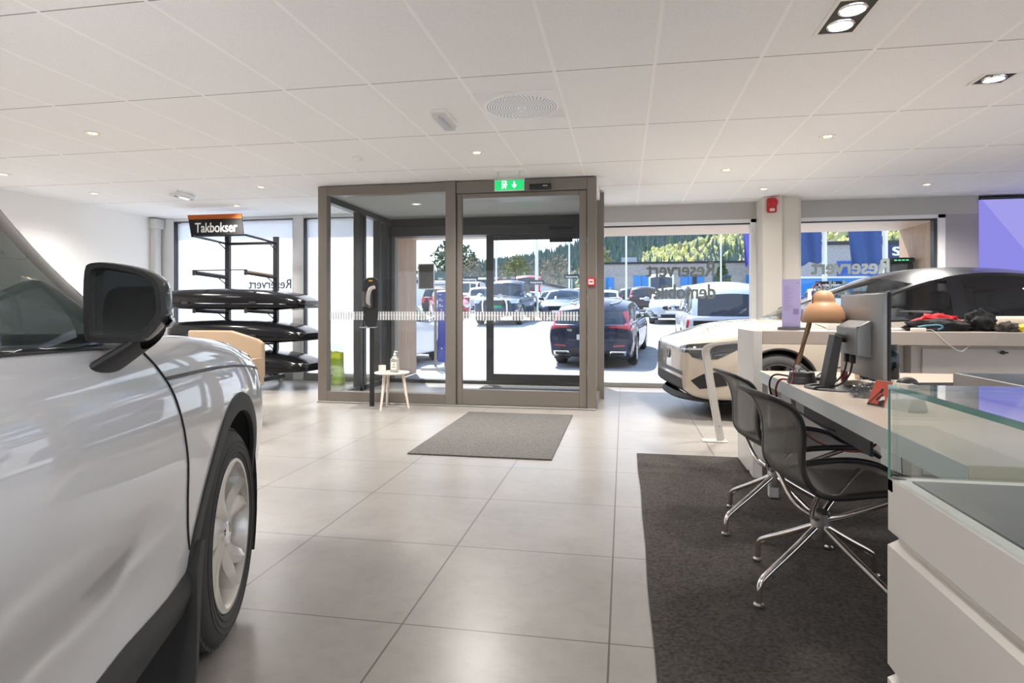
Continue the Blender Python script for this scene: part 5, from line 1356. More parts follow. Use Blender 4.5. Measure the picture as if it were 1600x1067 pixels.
pl([(-.050, 2.398), (-.036, 2.400), (-.040, 2.376), (-.053, 2.374)]); pl([(-.053, 2.378), (-.043, 2.378), (-.030, 2.362), (-.034, 2.342), (-.041, 2.342), (-.040, 2.360)]); pl([(-.054, 2.376), (-.046, 2.374), (-.054, 2.358), (-.066, 2.348), (-.066, 2.355)])
pl([(-.040, 2.397), (-.026, 2.384), (-.018, 2.388), (-.018, 2.383), (-.027, 2.378), (-.042, 2.390)]); pl([(-.048, 2.397), (-.062, 2.390), (-.064, 2.378), (-.059, 2.378), (-.057, 2.387)])
b.build('running_man', EW, gp, smooth=0)
b = MB(); pl([(.046, 2.414), (.058, 2.414), (.058, 2.372), (.074, 2.386), (.074, 2.371), (.052, 2.349), (.030, 2.371), (.030, 2.386), (.046, 2.372)]); b.build('arrow', EW, gp, smooth=0)
b = MB(); b.rbox(-1.02, -.78, YV-.05, YV-.001, 2.425, 2.485, .008); ds = b.build('door_sensor', PLASTIC_BLK); tag(ds, 'black motion sensor on the lobby head rail right of the exit sign', 'sensor')
b = MB(); b.box(-.87, -.82, YV-.0515, YV-.050, 2.455, 2.466); b.build('sensor_label', mat('pale sensor mark', (.5, .5, .5), .5), ds, smooth=0)
b = MB(); b.rbox(-1.05, -.72, YW-.13, YW-.09, 2.225, 2.275, .006); ds2 = b.build('door_sensor', PLASTIC_BLK); tag(ds2, 'black motion sensor above the outer sliding door, seen through glass', 'sensor')
al = thing('fire_alarm', 'red fire alarm sounder high on the cream column', 'alarm', (1.885, YW-.42, 2.45), 0)
REDP = mat('red alarm plastic', (.50, .02, .025), .4)
b = MB(); b.rbox(-.06, .06, -.05, 0, -.10, .085, .02, 3); b.build('base', REDP, al)
MX = Matrix.Rotation(PI/2, 4, 'X')
b = MB(); b.lathe([(.062, .045), (.062, .07), (.05, .085), (.035, .085), (.03, .078), (.001, .08)], 28, Matrix.Translation((.005, 0, .025)) @ MX, cap=False); b.build('sounder', REDP, al)
b = MB(); b.rbox(-.03, .03, -.062, -.045, -.085, -.05, .005); b.build('beacon', mat('pale beacon', (.7, .6, .6), .2), al)
cp = thing('call_point', 'red and white push button box on the lobby door post', 'call point', (-.345, YV, 1.40))
b = MB(); b.rbox(-.043, .043, -.03, -.001, -.045, .045, .004); b.build('housing', REDP, cp)
b = MB(); b.box(-.028, .028, -.032, -.030, -.028, .028); wp = b.build('white_plate', WHITE_MAT, cp, smooth=0)
b = MB(); b.box(-.018, .018, -.0335, -.032, -.006, .010); b.build('press_mark', REDP, wp, smooth=0)
# ------------------------------------------------------------------ outside: ground, hill, buildings
GT = [(-40, 0), (10.1, -.02), (13, -.15), (16, 0), (20, .28), (24, .48), (30, .62), (40, .88), (50, 1.10), (60, 1.28), (75, 1.5), (110, 2.6), (200, 4), (300, 4)]
def gz(y): return spl(GT, y)
def asphalt():
    m, t, N, L = nm('worn asphalt')
    o = N.new('ShaderNodeOutputMaterial'); b = N.new('ShaderNodeBsdfPrincipled'); L.new(b.outputs[0], o.inputs[0]); b.inputs['Roughness'].default_value = .9
    tc = N.new('ShaderNodeTexCoord')
    n = N.new('ShaderNodeTexNoise'); n.inputs['Scale'].default_value = .55; n.inputs['Detail'].default_value = 7; n.inputs['Distortion'].default_value = .6
    mp = N.new('ShaderNodeMapping'); mp.inputs['Scale'].default_value = (.5, 1.6, 1); L.new(tc.outputs['Object'], mp.inputs[0]); L.new(mp.outputs[0], n.inputs['Vector'])
    n2 = N.new('ShaderNodeTexNoise'); n2.inputs['Scale'].default_value = 40; n2.inputs['Detail'].default_value = 5; L.new(tc.outputs['Object'], n2.inputs['Vector'])
    r = N.new('ShaderNodeValToRGB'); r.color_ramp.elements[0].position = .38; r.color_ramp.elements[1].position = .6
    r.color_ramp.elements[0].color = (.40, .395, .38, 1); r.color_ramp.elements[1].color = (.54, .53, .52, 1); L.new(n.outputs[0], r.inputs[0])
    r2 = N.new('ShaderNodeValToRGB'); r2.color_ramp.elements[0].color = (.72, .72, .72, 1); r2.color_ramp.elements[1].color = (1.15, 1.15, 1.15, 1); L.new(n2.outputs[0], r2.inputs[0])
    mu = N.new('ShaderNodeMix'); mu.data_type = 'RGBA'; mu.blend_type = 'MULTIPLY'; mu.inputs[0].default_value = 1; L.new(r.outputs[0], mu.inputs[6]); L.new(r2.outputs[0], mu.inputs[7]); L.new(mu.outputs[2], b.inputs['Base Color'])
    return m
ASPH = asphalt()
GRASS = mat('spring grass', (.30, .34, .06), .9, noise=.35, nscale=3)
b = MB(); ys = [10.1, 11, 12, 13, 14, 15, 16, 18, 20, 22, 24, 27, 30, 35, 40, 45, 50, 55, 60, 67, 75, 90, 110]
b.grid([[(x, y, gz(y)-.0) for x in (-70, -40, -20, -10, 0, 10, 20, 40, 70)] for y in ys]); struct('ground', b, ASPH)
b = MB(); b.box(-60, 60, -60, YB-.2, -.2, -.10); b.box(XR+.2, 60, YB-.2, 10, -.2, -.10); b.box(-60, XL-.2, YB-.2, 10.1, -.2, -.02); struct('ground_side', b, ASPH, smooth=0)
b = MB(); b.grid([[(x, y, gz(y)+.02) for x in (-5.5, -4, -1.5, 1.5)] for y in (31.8, 32.5, 33.2, 34.2)]); tag(b.build('grass_strip', GRASS), 'strip of yellow green grass between the parking rows', 'grass', kind='stuff')
b = MB(); b.box(-5.5, 1.5, 34.2, 34.4, gz(34.3)-.1, gz(34.3)+.14); struct('kerb', b, mat('tan kerb', (.45, .36, .24), .8), smooth=0)
# hill: ridge climbs to the right
def ridge(x): return spl([(-700, 8), (-417, 24), (-322, 40), (-222, 62), (-106, 84), (24, 110), (200, 150), (358, 186), (800, 250)], x)
HY0, HY1 = 270, 920
def hz(x, y):
    t = max(0, min(1, (y-HY0)/(HY1-HY0))); return 3+(ridge(x*900/max(y, 300))-3)*(t**1.25)+3*math.sin(x*.03+y*.017)*t
b = MB(); b.grid([[(x, y, hz(x, y)) for x in range(-800, 801, 40)] for y in range(150, 961, 30)]); struct('hill', b, mat('forest floor', (.085, .10, .045), .95, noise=.4, nscale=.06))
CONIF = [mat('conifer green', (.085, .135, .105), .9), mat('hazed conifer green', (.115, .165, .165), .9), mat('light conifer green', (.16, .20, .12), .9)]  # distance haze put into the conifer colours, lighter and bluer
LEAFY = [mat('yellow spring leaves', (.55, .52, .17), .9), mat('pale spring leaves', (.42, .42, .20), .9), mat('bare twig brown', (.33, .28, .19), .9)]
def conifer(mb, x, y, z, h, w, rg):
    n = 6; o = len(mb.v)
    for k, (f0, f1, ww) in enumerate(((.08, .55, 1.0), (.35, .8, .72), (.62, 1.0, .45))):
        a0 = rg.random()*6
        ring = [(x+w*ww*rg.uniform(.75, 1.15)*math.cos(a0+2*PI*i/n), y+w*ww*rg.uniform(.75, 1.15)*math.sin(a0+2*PI*i/n), z+h*(f0+rg.uniform(-.03, .03))) for i in range(n)]
        o = len(mb.v); mb.v += ring+[(x, y, z+h*f1)]
        mb.f += [(o+i, o+(i+1) % n, o+n) for i in range(n)]; mb.m += [mb.mi]*n
def blob(mb, x, y, z, h, w, rg):
    n = 7; o = len(mb.v)
    for f, ww in ((.12, .55), (.4, 1.0), (.72, .8)):
        mb.v += [(x+w*ww*rg.uniform(.7, 1.2)*math.cos(2*PI*i/n+f), y+w*ww*rg.uniform(.7, 1.2)*math.sin(2*PI*i/n+f), z+h*(f+rg.uniform(-.06, .06))) for i in range(n)]
    mb.v.append((x, y, z+h))
    for j in range(2):
        for i in range(n): mb.f.append((o+j*n+i, o+j*n+(i+1) % n, o+(j+1)*n+(i+1) % n, o+(j+1)*n+i)); mb.m.append(mb.mi)
    for i in range(n): mb.f.append((o+2*n+i, o+2*n+(i+1) % n, o+3*n)); mb.m.append(mb.mi)
rg = random.Random(11)
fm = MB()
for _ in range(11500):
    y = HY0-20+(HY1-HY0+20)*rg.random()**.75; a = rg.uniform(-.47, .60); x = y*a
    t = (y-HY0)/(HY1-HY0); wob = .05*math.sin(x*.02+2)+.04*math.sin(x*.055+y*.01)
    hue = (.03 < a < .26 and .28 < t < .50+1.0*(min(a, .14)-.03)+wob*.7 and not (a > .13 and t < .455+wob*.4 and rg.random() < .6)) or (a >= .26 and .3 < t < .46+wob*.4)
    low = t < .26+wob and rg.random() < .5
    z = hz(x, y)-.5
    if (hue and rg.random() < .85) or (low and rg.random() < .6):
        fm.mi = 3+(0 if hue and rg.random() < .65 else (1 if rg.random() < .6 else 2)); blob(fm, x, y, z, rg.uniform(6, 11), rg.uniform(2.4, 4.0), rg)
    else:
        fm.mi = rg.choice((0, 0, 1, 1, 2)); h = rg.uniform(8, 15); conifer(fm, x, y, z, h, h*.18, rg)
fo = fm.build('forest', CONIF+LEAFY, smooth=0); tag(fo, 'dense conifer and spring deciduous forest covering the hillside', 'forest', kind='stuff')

# individual trees nearer than the hill
def tree(name, label, x, y, h, w, m, kind, n=420, seed=1, group=None):
    t = thing(name, label, 'tree', (x, y, gz(y)-.1), 0, group); r_ = random.Random(seed)
    b = MB(); b.tube([(0, 0, 0), (.02*h, 0, h*.3), (0, .01*h, h*.6), (.01*h, 0, h*.9)], .02*h, 7, radii=[.022*h, .017*h, .012*h, .004*h])
    for k in range(9):
        a = k*2.4; z0 = h*(.25+.07*k); b.tube([(0, 0, z0), (w*.5*math.cos(a)*(1-k*.06), w*.5*math.sin(a)*(1-k*.06), z0+h*.10)], .006*h, 5, radii=[.007*h, .002*h])
    b.build('trunk', mat('bark', (.12, .09, .065), .9), t, smooth=50)
    b = MB()
    for _ in range(n):
        while True:
            p = Vector((r_.uniform(-1, 1), r_.uniform(-1, 1), r_.uniform(-1, 1)))
            if p.length < 1 and p.length > .35: break
        if kind == 'cone': f = (p.z+1)/2; c_ = Vector((p.x*w*.5*(1-f)*1.2, p.y*w*.5*(1-f)*1.2, h*(.08+.92*f)))
        elif kind == 'pine': c_ = Vector((p.x*w*.5, p.y*w*.5, h*.72+p.z*h*.28))
        else: c_ = Vector((p.x*w*.5, p.y*w*.5, h*.60+p.z*h*.40))
        s = h*(.045 if kind != 'bare' else .03)*r_.uniform(.6, 1.3)
        d = [Vector((r_.uniform(-1, 1), r_.uniform(-1, 1), r_.uniform(-1, 1)))*s for _ in range(4)]
        b.add([c_+q for q in d], [(0, 1, 2), (0, 2, 3), (0, 3, 1), (1, 3, 2)])
    b.build('foliage', m, t, smooth=0); return t
DKG = mat('pine needles', (.06, .10, .045), .9); OLV = mat('olive spring leaves', (.20, .21, .07), .9); TWIG = mat('bare twigs', (.30, .24, .17), .9); THU = mat('thuja green', (.05, .085, .02), .9)
tree('pine_tree', 'tall dark pine behind the white warehouse at far left', -29.0, 104, 10.5, 8, DKG, 'pine', 520, 3, 'trees behind the parking lot')
tree('pine_tree', 'lower dark pine beside the tall pine, left of it', -38.5, 104, 7.0, 7, DKG, 'round', 400, 4, 'trees behind the parking lot')
for i, (x, y, h, w, k, lab) in enumerate(((-24.5, 98, 7.2, 4.5, 'bare', 'bare brown tree behind the warehouse roof, left of the door stile'), (-20, 103, 6.9, 5, 'bare', 'bare brown tree behind the warehouse roof, close to the door stile'), (-14.0, 104, 7.6, 5, 'bare', 'bare brown tree right of the olive round tree'), (-10.2, 97, 7.6, 5, 'bare', 'bare brown tree near the white flagpole behind the warehouse'))):
    tree('bare_tree', lab, x, y, h, w, TWIG, k, 380, 20+i, 'trees behind the parking lot')
tree('round_tree', 'olive green round tree behind the warehouse roof', -17.0, 97, 7.6, 4.5, OLV, 'round', 480, 5, 'trees behind the parking lot')
tree('leafy_tree', 'yellow green tree right of the warehouse gable', -4.2, 100, 9.0, 6, OLV, 'round', 480, 6, 'trees behind the parking lot')
tree('thuja', 'small dark conical thuja before the brick hall', 8.45, 56, 4.6, 2.4, THU, 'cone', 420, 7)

# white warehouse with gable end
wh = thing('warehouse', 'long low white warehouse with dark scalloped roof edge', 'building', (0, 0, 0))
WHM = mat('white metal cladding', (.74, .75, .78), .6)
z0 = gz(76)
b = MB(); b.add([(-40, 74, z0-.5), (-10.9, 74, z0-.5), (-10.9, 74, 4.3), (-40, 74, 4.3), (-7.7, 80, z0-.5), (-7.7, 80, 3.9), (-40, 92, z0-.5), (-40, 92, 4), (-7.7, 92, z0-.5), (-7.7, 92, 4)], [(0, 1, 2, 3), (1, 4, 5, 2), (6, 7, 9, 8), (0, 3, 7, 6), (4, 8, 9, 5)]); b.build('wall', WHM, wh, smooth=0)
b = MB(); b.add([(-40.3, 73.7, 4.32), (-10.9, 73.7, 4.32), (-40.3, 73.7, 4.75), (-10.9, 73.7, 4.75), (-7.4, 80, 3.55), (-7.4, 80, 3.95), (-40.3, 93, 4.75), (-7.4, 93, 4.2)], [(0, 1, 3, 2), (1, 4, 5, 3), (2, 3, 5, 7, 6)]); b.build('roof', mat('dark roof', (.07, .07, .075), .7), wh, smooth=0)
b = MB()
for i in range(29): x = -40+i*1.02; b.box(x, x+.5, 73.6, 73.75, 4.70, 4.95)
b.build('roof_scallops', mat('grey scallop', (.40, .40, .42), .7), wh, smooth=0)
sh_ = thing('shed', 'grey shed with dark sloping roof behind the sedan', 'building', (0, 0, 0))
b = MB(); b.add([(-6.4, 62, .8), (-2.75, 62, .8), (-2.75, 62, 3.6), (-2.85, 62, 3.3), (-6.4, 62, 1.7), (-6.4, 70, .8), (-2.75, 70, .8), (-2.75, 70, 3.6), (-6.4, 70, 1.7)], [(0, 1, 2, 3, 4), (0, 4, 8, 5), (1, 6, 7, 2)]); b.build('wall', mat('shed wall', (.38, .36, .33), .8), sh_, smooth=0)
b = MB(); b.add([(-7.0, 61.7, 1.65), (-2.75, 61.7, 3.35), (-2.75, 70, 3.6), (-7.0, 70, 1.9), (-7.0, 61.7, 1.80), (-2.75, 61.7, 3.5), (-2.75, 70, 3.75), (-7.0, 70, 2.05)], [(0, 1, 2, 3), (4, 7, 6, 5), (0, 4, 5, 1)]); b.add([(-4.6, 61.6, 2.0), (-2.75, 61.6, 3.55), (-2.75, 70, 3.7), (-4.6, 61.6, 2.16), (-2.75, 61.6, 3.72), (-2.75, 70, 3.9)], [(0, 1, 4, 3), (3, 4, 5)]); b.build('roof', mat('shed roof', (.05, .05, .055), .7), sh_, smooth=0)

# grey brick hall with blue doors
def brickm():
    m, t, N, L = nm('grey brick')
    o = N.new('ShaderNodeOutputMaterial'); b = N.new('ShaderNodeBsdfPrincipled'); L.new(b.outputs[0], o.inputs[0]); b.inputs['Roughness'].default_value = .9
    tc = N.new('ShaderNodeTexCoord'); mp = N.new('ShaderNodeMapping'); mp.inputs['Rotation'].default_value = (PI/2, 0, 0); L.new(tc.outputs['Object'], mp.inputs[0])
    k = N.new('ShaderNodeTexBrick'); k.inputs['Scale'].default_value = 2.2; k.inputs[1].default_value = (.40, .37, .34, 1); k.inputs[2].default_value = (.31, .29, .27, 1); k.inputs[3].default_value = (.36, .34, .32, 1)
    L.new(mp.outputs[0], k.inputs['Vector']); L.new(k.outputs[0], b.inputs['Base Color']); return m
BRK = brickm(); BLUED = mat('bright blue door', (.01, .21, .56), .5); NAVY = mat('navy panel', (.015, .03, .12), .5); ROOFD = mat('dark roof edge', (.03, .03, .032), .7); WINP = mat('door window', (.30, .36, .42), .2)
hb_ = thing('brick_hall', 'long grey brick hall with blue doors behind the cars', 'building', (0, 64, 0))
part('wall', [(-2.2, 12.6, 0, 14, .5, 5.65), (12.6, 18.5, 0, 1.5, .5, 5.65)], BRK, hb_, 0); part('roof_edge', [(-2.6, 12.6, -.15, 14, 5.65, 5.85), (12.6, 18.5, -.15, 1.5, 5.65, 5.85)], ROOFD, hb_, 0)
for x0, x1, zt, nw in ((-1.75, -.95, 4.3, 1), (1.02, 3.40, 4.45, 3), (5.65, 7.95, 4.5, 3), (8.75, 10.4, 4.5, 2)):
    d = part('door', [(x0, x1, -.08, 0, 1.0, zt)], BLUED, hb_, 0)
    w_ = (x1-x0)/nw
    b = MB()
    for i in range(nw): b.box(x0+w_*(i+.32), x0+w_*(i+.68), -.10, -.08, 2.2, 3.3)
    b.build('door_window', WINP, d, smooth=0)
    b = MB()
    for i in range(1, nw): b.box(x0+w_*i-.03, x0+w_*i+.03, -.10, -.08, 1.0, zt)
    if nw > 1: b.build('door_joint', mat('dark blue joint', (.005, .08, .22), .5), d, smooth=0)
part('doorway_shade', [(6.82, 7.24, -.14, -.10, 1.0, 4.45)], mat('dark doorway shade', (.02, .015, .015), .9), hb_, 0)  # dark sheet over the door, painted as the shade inside an opening
for x0, x1 in ((11.95, 14.6), (15.4, 18.3)): part('window_band', [(x0, x1, -.06, 0, 3.3, 4.45)], BLUED, hb_, 0)
part('roof_unit', [(-.2, 1.4, 2, 4, 5.85, 6.5)], mat('roof unit', (.45, .48, .52), .6), hb_, 0)
hb2 = thing('blue_hall', 'grey and blue hall with navy sign band seen behind the flags', 'building', (0, 54.5, 0))
part('wall', [(12.8, 34, 0, 9, .5, 6.35)], mat('grey render', (.34, .33, .33), .9, noise=.2, nscale=8), hb2, 0); part('roof_edge', [(12.6, 34, -.2, 9, 6.35, 6.62)], ROOFD, hb2, 0)
part('lower_panels', [(12.8, 20.6, -.08, 0, .9, 3.6)], BLUED, hb2, 0); part('blue_panel', [(17.3, 20.4, -.10, 0, 3.6, 5.0)], mat('deep blue panel', (.01, .08, .33), .5), hb2, 0)
part('pale_ledge', [(12.8, 20.6, -.20, 0, 3.6, 3.75)], WHM, hb2, 0)
sb_ = part('sign_band', [(21.0, 33, -.12, 0, 4.85, 6.30)], NAVY, hb2, 0)
text('sign_lettering', 'SC', WHITE_MAT, sb_, .98, (22.15, -.16, 5.70), (PI/2, 0, 0), .04, extrude=.02, sx=1.35)
part('window', [(21.9, 24.5, -.06, 0, 3.2, 4.6)], WINP, hb2, 0)

# ------------------------------------------------------------------ poles, flags, signs
POLE = mat('white pole', (.82, .82, .83), .4)
SIGNK = mat('black sign', (.012, .012, .013), .5)
def pole(x, y, h, lab, r=.055, sign=None, name='flagpole', cat='pole', sx=0):
    p = thing(name, lab, cat, (x, y, gz(y)))
    b = MB(); b.lathe([(r, 0), (r*.7, h), (.001, h+.05)], 14); b.build('shaft', POLE, p)
    if sign is not None:
        b = MB(); b.box(sx-.42, sx+.42, -r-.05, -r-.02, sign-.12, sign+.12); s = b.build('sign_board', SIGNK, p, smooth=0)
        fit(text('sign_lettering', 'Kundeparkering', WHITE_MAT, s, .14, (sx, -r-.055, sign-.01), (PI/2, 0, 0), .004), .66)
    return p
pole(-4.62, 33.0, 9.5, 'thick white flagpole with parking sign right of the pickup', .10, 1.83)
pole(-3.25, 37.5, 9, 'thin white pole behind the silver blue sedan', .06)
pole(.15, 33.5, 9, 'slim white pole left of the brick hall blue doors', .055)
pole(-6.15, 29.6, 8.5, 'thin pole beside the sliding door stile, left of the pickup', .05)
pole(-7.45, 29.5, 2.1, 'short sign post for customer parking left of the door stile', .03, 1.95, 'sign_post', 'sign')
pole(-2.80, 34, 2.3, 'short sign post for customer parking behind the sedan', .03, 2.15, 'sign_post', 'sign')
lp_ = pole(7.78, 52, 7.5, 'slender street lamp in front of the brick hall', .07, None, 'street_lamp', 'street lamp')
b = MB(); b.box(-.25, .25, -.15, .15, 7.45, 7.6); b.build('lamp_head', FRAME_GREY, lp_, smooth=0)
FLAGM = mat('navy flag cloth', (.04, .09, .25), .8)
def flag(x, y, lab, w, z0, z1, m, left=True):
    p = pole(x, y, 8.5, lab, .075, None, 'flag', 'flag')
    s = -1 if left else 1
    b = MB(); rows = []
    for j in range(13):
        z = lerp(z1, z0, j/12); rows.append([(s*(.09+w*i/14*(1-.10*(j/12)**2)), .10*math.sin(i*.9+j*.25)*(.3+i/14), z-.10*(i/14)*(j/12)-.05*math.sin(i*.7)) for i in range(15)])
    b.grid(rows); b.build('flag_cloth', m, p, smooth=60, solid=.006)
    b = MB()
    for k in range(6): zz = lerp(z0+.1, z1, k/5); b.tube([(s*.06, 0, zz), (s*.13, .02, zz-.03)], .012, 5)
    b.build('flag_clips', FRAME_GREY, p)
    return p
f1 = flag(6.12, 20.4, 'navy flag hanging left of its white pole, nearer the cream column', .80, 2.25, 4.6, FLAGM)
b = MB(); b.box(-.42, .42, -.13, -.10, 1.42, 1.64); s = b.build('sign_board', SIGNK, f1, smooth=0); s.location.x = .12
fit(text('sign_lettering', 'Kundeparkering', WHITE_MAT, s, .13, (0, -.135, 1.525), (PI/2, 0, 0), .004), .66)
flag(7.97, 20.75, 'navy flag hanging left of its white pole, nearer the timber reveal', .95, 2.20, 4.6, FLAGM)
f3 = flag(4.18, 20.0, 'violet blue flag just left of the cream column with white print', .42, 2.25, 4.6, mat('violet flag cloth', (.12, .11, .46), .8))
b = MB(); b.add([(-.30, -.16, 2.5), (-.20, -.16, 2.95), (-.12, -.16, 2.9), (-.14, -.16, 2.45), (-.25, -.16, 2.3)], [(0, 1, 2, 3, 4)]); b.build('white_print', WHITE_MAT, f3, smooth=0, solid=.004)
# banner post outside the entrance
bn = thing('banner_stand', 'narrow blue vertical banner on a pole with concrete foot outside entrance', 'banner', (-3.42, 11.35, gz(11.35)))
b = MB(); b.rbox(-.35, .35, -.25, .25, 0, .07, .01); b.build('concrete_foot', STONE, bn)
b = MB(); b.cyl((-.13, 0, .06), (-.13, 0, 1.55), .028); b.build('pole', FRAME_GREY, bn)
BANM = mat('blue banner', (.05, .07, .42), .5)
b = MB(); b.grid([[(-.085+.0*k+.17*k/8, -.02*math.sin(PI*k/8), z) for k in range(9)] for z in (.16, .5, .9, 1.2, 1.5)]); bp_ = b.build('banner_cloth', BANM, bn, solid=.006)
b = MB(); b.cyl((.06, .01, .06), (.06, .01, .18), .02); b.build('peg', FRAME_GREY, bn)
b = MB()
for z, w_ in ((1.44, .05), (1.36, .04), (1.33, .08), (1.25, .04), (1.22, .09)): b.box(-.055, -.055+w_, -.028, -.022, z, z+.014)
b.box(-.01, .002, -.029, -.023, .98, 1.18); b.sphere((.0, -.026, .42), .016, .004, .016, 8, 6); b.build('banner_print', WHITE_MAT, bp_, smooth=0)
# charging post by the timber reveal
cg_ = thing('charging_post', 'black charging post with green lights by the timber reveal', 'charger', (4.0-.13, 9.62, 0))
b = MB(); b.rbox(-.15, .15, -.12, .12, 0, 1.76, .03, 3); b.build('body', PLASTIC_BLK, cg_)
b = MB(); b.rbox(-.165, .165, -.135, .135, 1.76, 1.83, .03, 3); tp_ = b.build('top_cap', PLASTIC_BLK, cg_)
b = MB()
for k in range(4): b.box(-.11+.05*k, -.08+.05*k, -.1365, -.134, 1.785, 1.797)
b.build('green_lights', mat('green indicator', (.02, .5, .1), .4, emit=1.2, ec=(.03, .8, .15)), tp_, smooth=0)

# ------------------------------------------------------------------ parked cars
def preset(kind, **k):
    base = dict(
        sedan=dict(L=4.85, W=1.86, H=1.46, front=.86, wb=2.88, zh0=.70, zcowl=.97, cowl=1.30, abase=1.60, rf=2.45, rr=3.35, tail=4.35, ztail=1.03, dbase=4.15, belt0=.90, belt1=.97, deck=1.02),
        estate=dict(L=4.76, W=1.85, H=1.45, front=.87, wb=2.87, zh0=.72, zcowl=.97, cowl=1.30, abase=1.60, rf=2.40, rr=4.15, tail=4.72, ztail=.96, dbase=4.62, belt0=.90, belt1=.98, deck=.97, rblunt=.08, rw=.345),
        suv=dict(L=4.70, W=1.90, H=1.68, front=.88, wb=2.86, zh0=.90, zcowl=1.10, cowl=1.20, abase=1.50, rf=2.25, rr=4.05, tail=4.64, ztail=1.06, dbase=4.55, belt0=1.03, belt1=1.11, deck=1.05, rw=.37, zb=.26, rblunt=.08, blunt=.06),
        pickup=dict(L=5.2, W=1.86, H=1.80, front=.92, wb=3.08, zh0=1.0, zcowl=1.14, cowl=1.30, abase=1.55, rf=2.15, rr=3.0, tail=3.55, ztail=1.12, dbase=3.50, belt0=1.08, belt1=1.12, deck=1.12, rw=.38, zb=.34, blunt=.12),
        van=dict(L=5.2, W=1.98, H=2.25, front=.95, wb=3.2, zh0=1.0, zcowl=1.30, cowl=.75, abase=.95, rf=1.70, rr=4.8, tail=5.12, ztail=1.25, dbase=5.02, belt0=1.18, belt1=1.22, deck=1.2, roofw=.70, rw=.34, blunt=.08, glass_end=2.2),
        truck=dict(L=8.5, W=2.5, H=3.2, front=1.3, wb=4.8, zh0=1.3, zcowl=1.75, cowl=.25, abase=.40, rf=.75, rr=8.2, tail=8.45, ztail=1.7, dbase=8.35, belt0=1.7, belt1=1.7, deck=1.65, roofw=.75, rw=.5, zb=.5, blunt=.22, glass_end=1.6))[kind]
    d = dict(base); d.update(dx=.11); d.update(k); return Car(d)
def park(c, name, label, cat, x, y, heading, paint, face, **k):
    """x, y: middle of the bumper that faces the showroom; heading in degrees, 90 = nose away"""
    d = Vector((math.cos(R(heading)), math.sin(R(heading))))
    ctr = Vector((x, y))+d*c.L/2*(-1 if face == 'front' else 1)
    root = c.make(name, label, cat, (ctr.x, ctr.y, 0), R(heading), paint, **k)
    f = ctr+d*c.wb/2; r_ = ctr-d*c.wb/2
    zf, zr_ = gz(f.y), gz(r_.y)
    root.location.z = (zf+zr_)/2; root.rotation_euler = (0, -math.atan2(zf-zr_, c.wb), R(heading))
    return root
def std_front(c, lamp=LAMP_CLEAR, plate=PLATE, grille=True):
    for sg in (1, -1): c.patch('head_lamp', 'wrapf', [(sg*30, c.zh0-.02), (sg*60, c.zh0+.02), (sg*56, c.zh0-.14), (sg*34, c.zh0-.15)], lamp)
    if grille: c.patch('grille', 'front', [(-c.W*.24, c.zh0-.05), (c.W*.24, c.zh0-.05), (c.W*.20, c.zh0-.24), (-c.W*.20, c.zh0-.24)], GRILLE)
    c.patch('lower_intake', 'front', [(-c.W*.36, c.zb+.18), (c.W*.36, c.zb+.18), (c.W*.30, c.zb+.06), (-c.W*.30, c.zb+.06)], GRILLE)
    c.plate('front', plate, z=c.zh0-.28)
def std_rear(c, z=None, tall=.16):
    z = z or c.deck-.06
    for sg in (1, -1): c.patch('tail_lamp', 'wraprear', [(sg*32, z), (sg*58, z+.02), (sg*58, z-tall), (sg*36, z-tall)], LAMP_RED)
    c.plate('rear', z=z-.16)
DBLUE = paint('dark blue car lacquer', (.022, .032, .065), .3); SILVER = paint('silver car lacquer', (.50, .53, .57), .45); GREYC = paint('grey car lacquer', (.08, .085, .10), .3)
STEELB = paint('steel blue car lacquer', (.06, .08, .12), .3); SEDANB = paint('slate blue car lacquer', (.11, .14, .20), .3); REDC_ = paint('red car lacquer', (.42, .03, .045)); WINE = paint('dark wine car lacquer', (.035, .022, .03), .3); WHT = paint('white parked car lacquer', (.76, .76, .76)); BLUEC = paint('blue car lacquer', (.03, .13, .36)); LSILV = paint('pale silver car lacquer', (.62, .64, .67), .35)
GP = 'parked cars outside'
# dark blue estate right outside, seen from behind
c = preset('estate', dx=.05); park(c, 'estate_car', 'dark blue estate car with red tail lamps parked right outside the door', 'car', -.70, 12.95, 84, DBLUE, 'rear', group=GP)
for sg in (1, -1):
    c.patch('tail_lamp', 'wraprear', [(sg*24, .925), (sg*40, .945), (sg*45, .99), (sg*49, 1.19), (sg*57, 1.22), (sg*57, .98), (sg*66, .96), (sg*68, .84), (sg*46, .83), (sg*36, .885), (sg*24, .895)], LAMP_RED, off=.005)
    ep = [(sg*.42, .30), (sg*.70, .32), (sg*.70, .40), (sg*.44, .40)]
    e = c.patch('exhaust_trim', 'rear', [(sg*.40, .30), (sg*.76, .32), (sg*.76, .41), (sg*.44, .41)], CHROME, off=.010)
    c.patch('exhaust_opening', 'rear', [(sg*.44, .325), (sg*.72, .335), (sg*.72, .39), (sg*.46, .39)], GRILLE, off=.014, parent=e)
    c.patch('rear_reflector', 'rear', [(sg*.50, .50), (sg*.74, .52), (sg*.74, .545), (sg*.50, .53)], LAMP_RED)
    v = 'left' if sg > 0 else 'right'
    c.line('roof_rail', v, [(2.3, 1.37), (2.6, 1.405), (3.5, 1.40), (4.2, 1.35)], .015, CHROME, off=.02)
    c.line('window_trim', v, [(1.65, .905), (2.6, .935), (3.6, .955), (4.35, .97)], .011, CHROME, off=.005)
c.patch('bumper_valance', 'rear', [(-.78, .28), (.78, .28), (.66, .43), (-.66, .43)], CLAD, off=.003)
c.line('tailgate_seam', 'rear', [(-.62, .60), (-.66, .66), (-.60, .90)], .005, GRILLE); c.line('tailgate_seam', 'rear', [(-.62, .60), (0, .585), (.62, .60), (.66, .66), (.60, .90)], .005, GRILLE)
c.plate('rear', z=.70); c.mirrors(DBLUE)
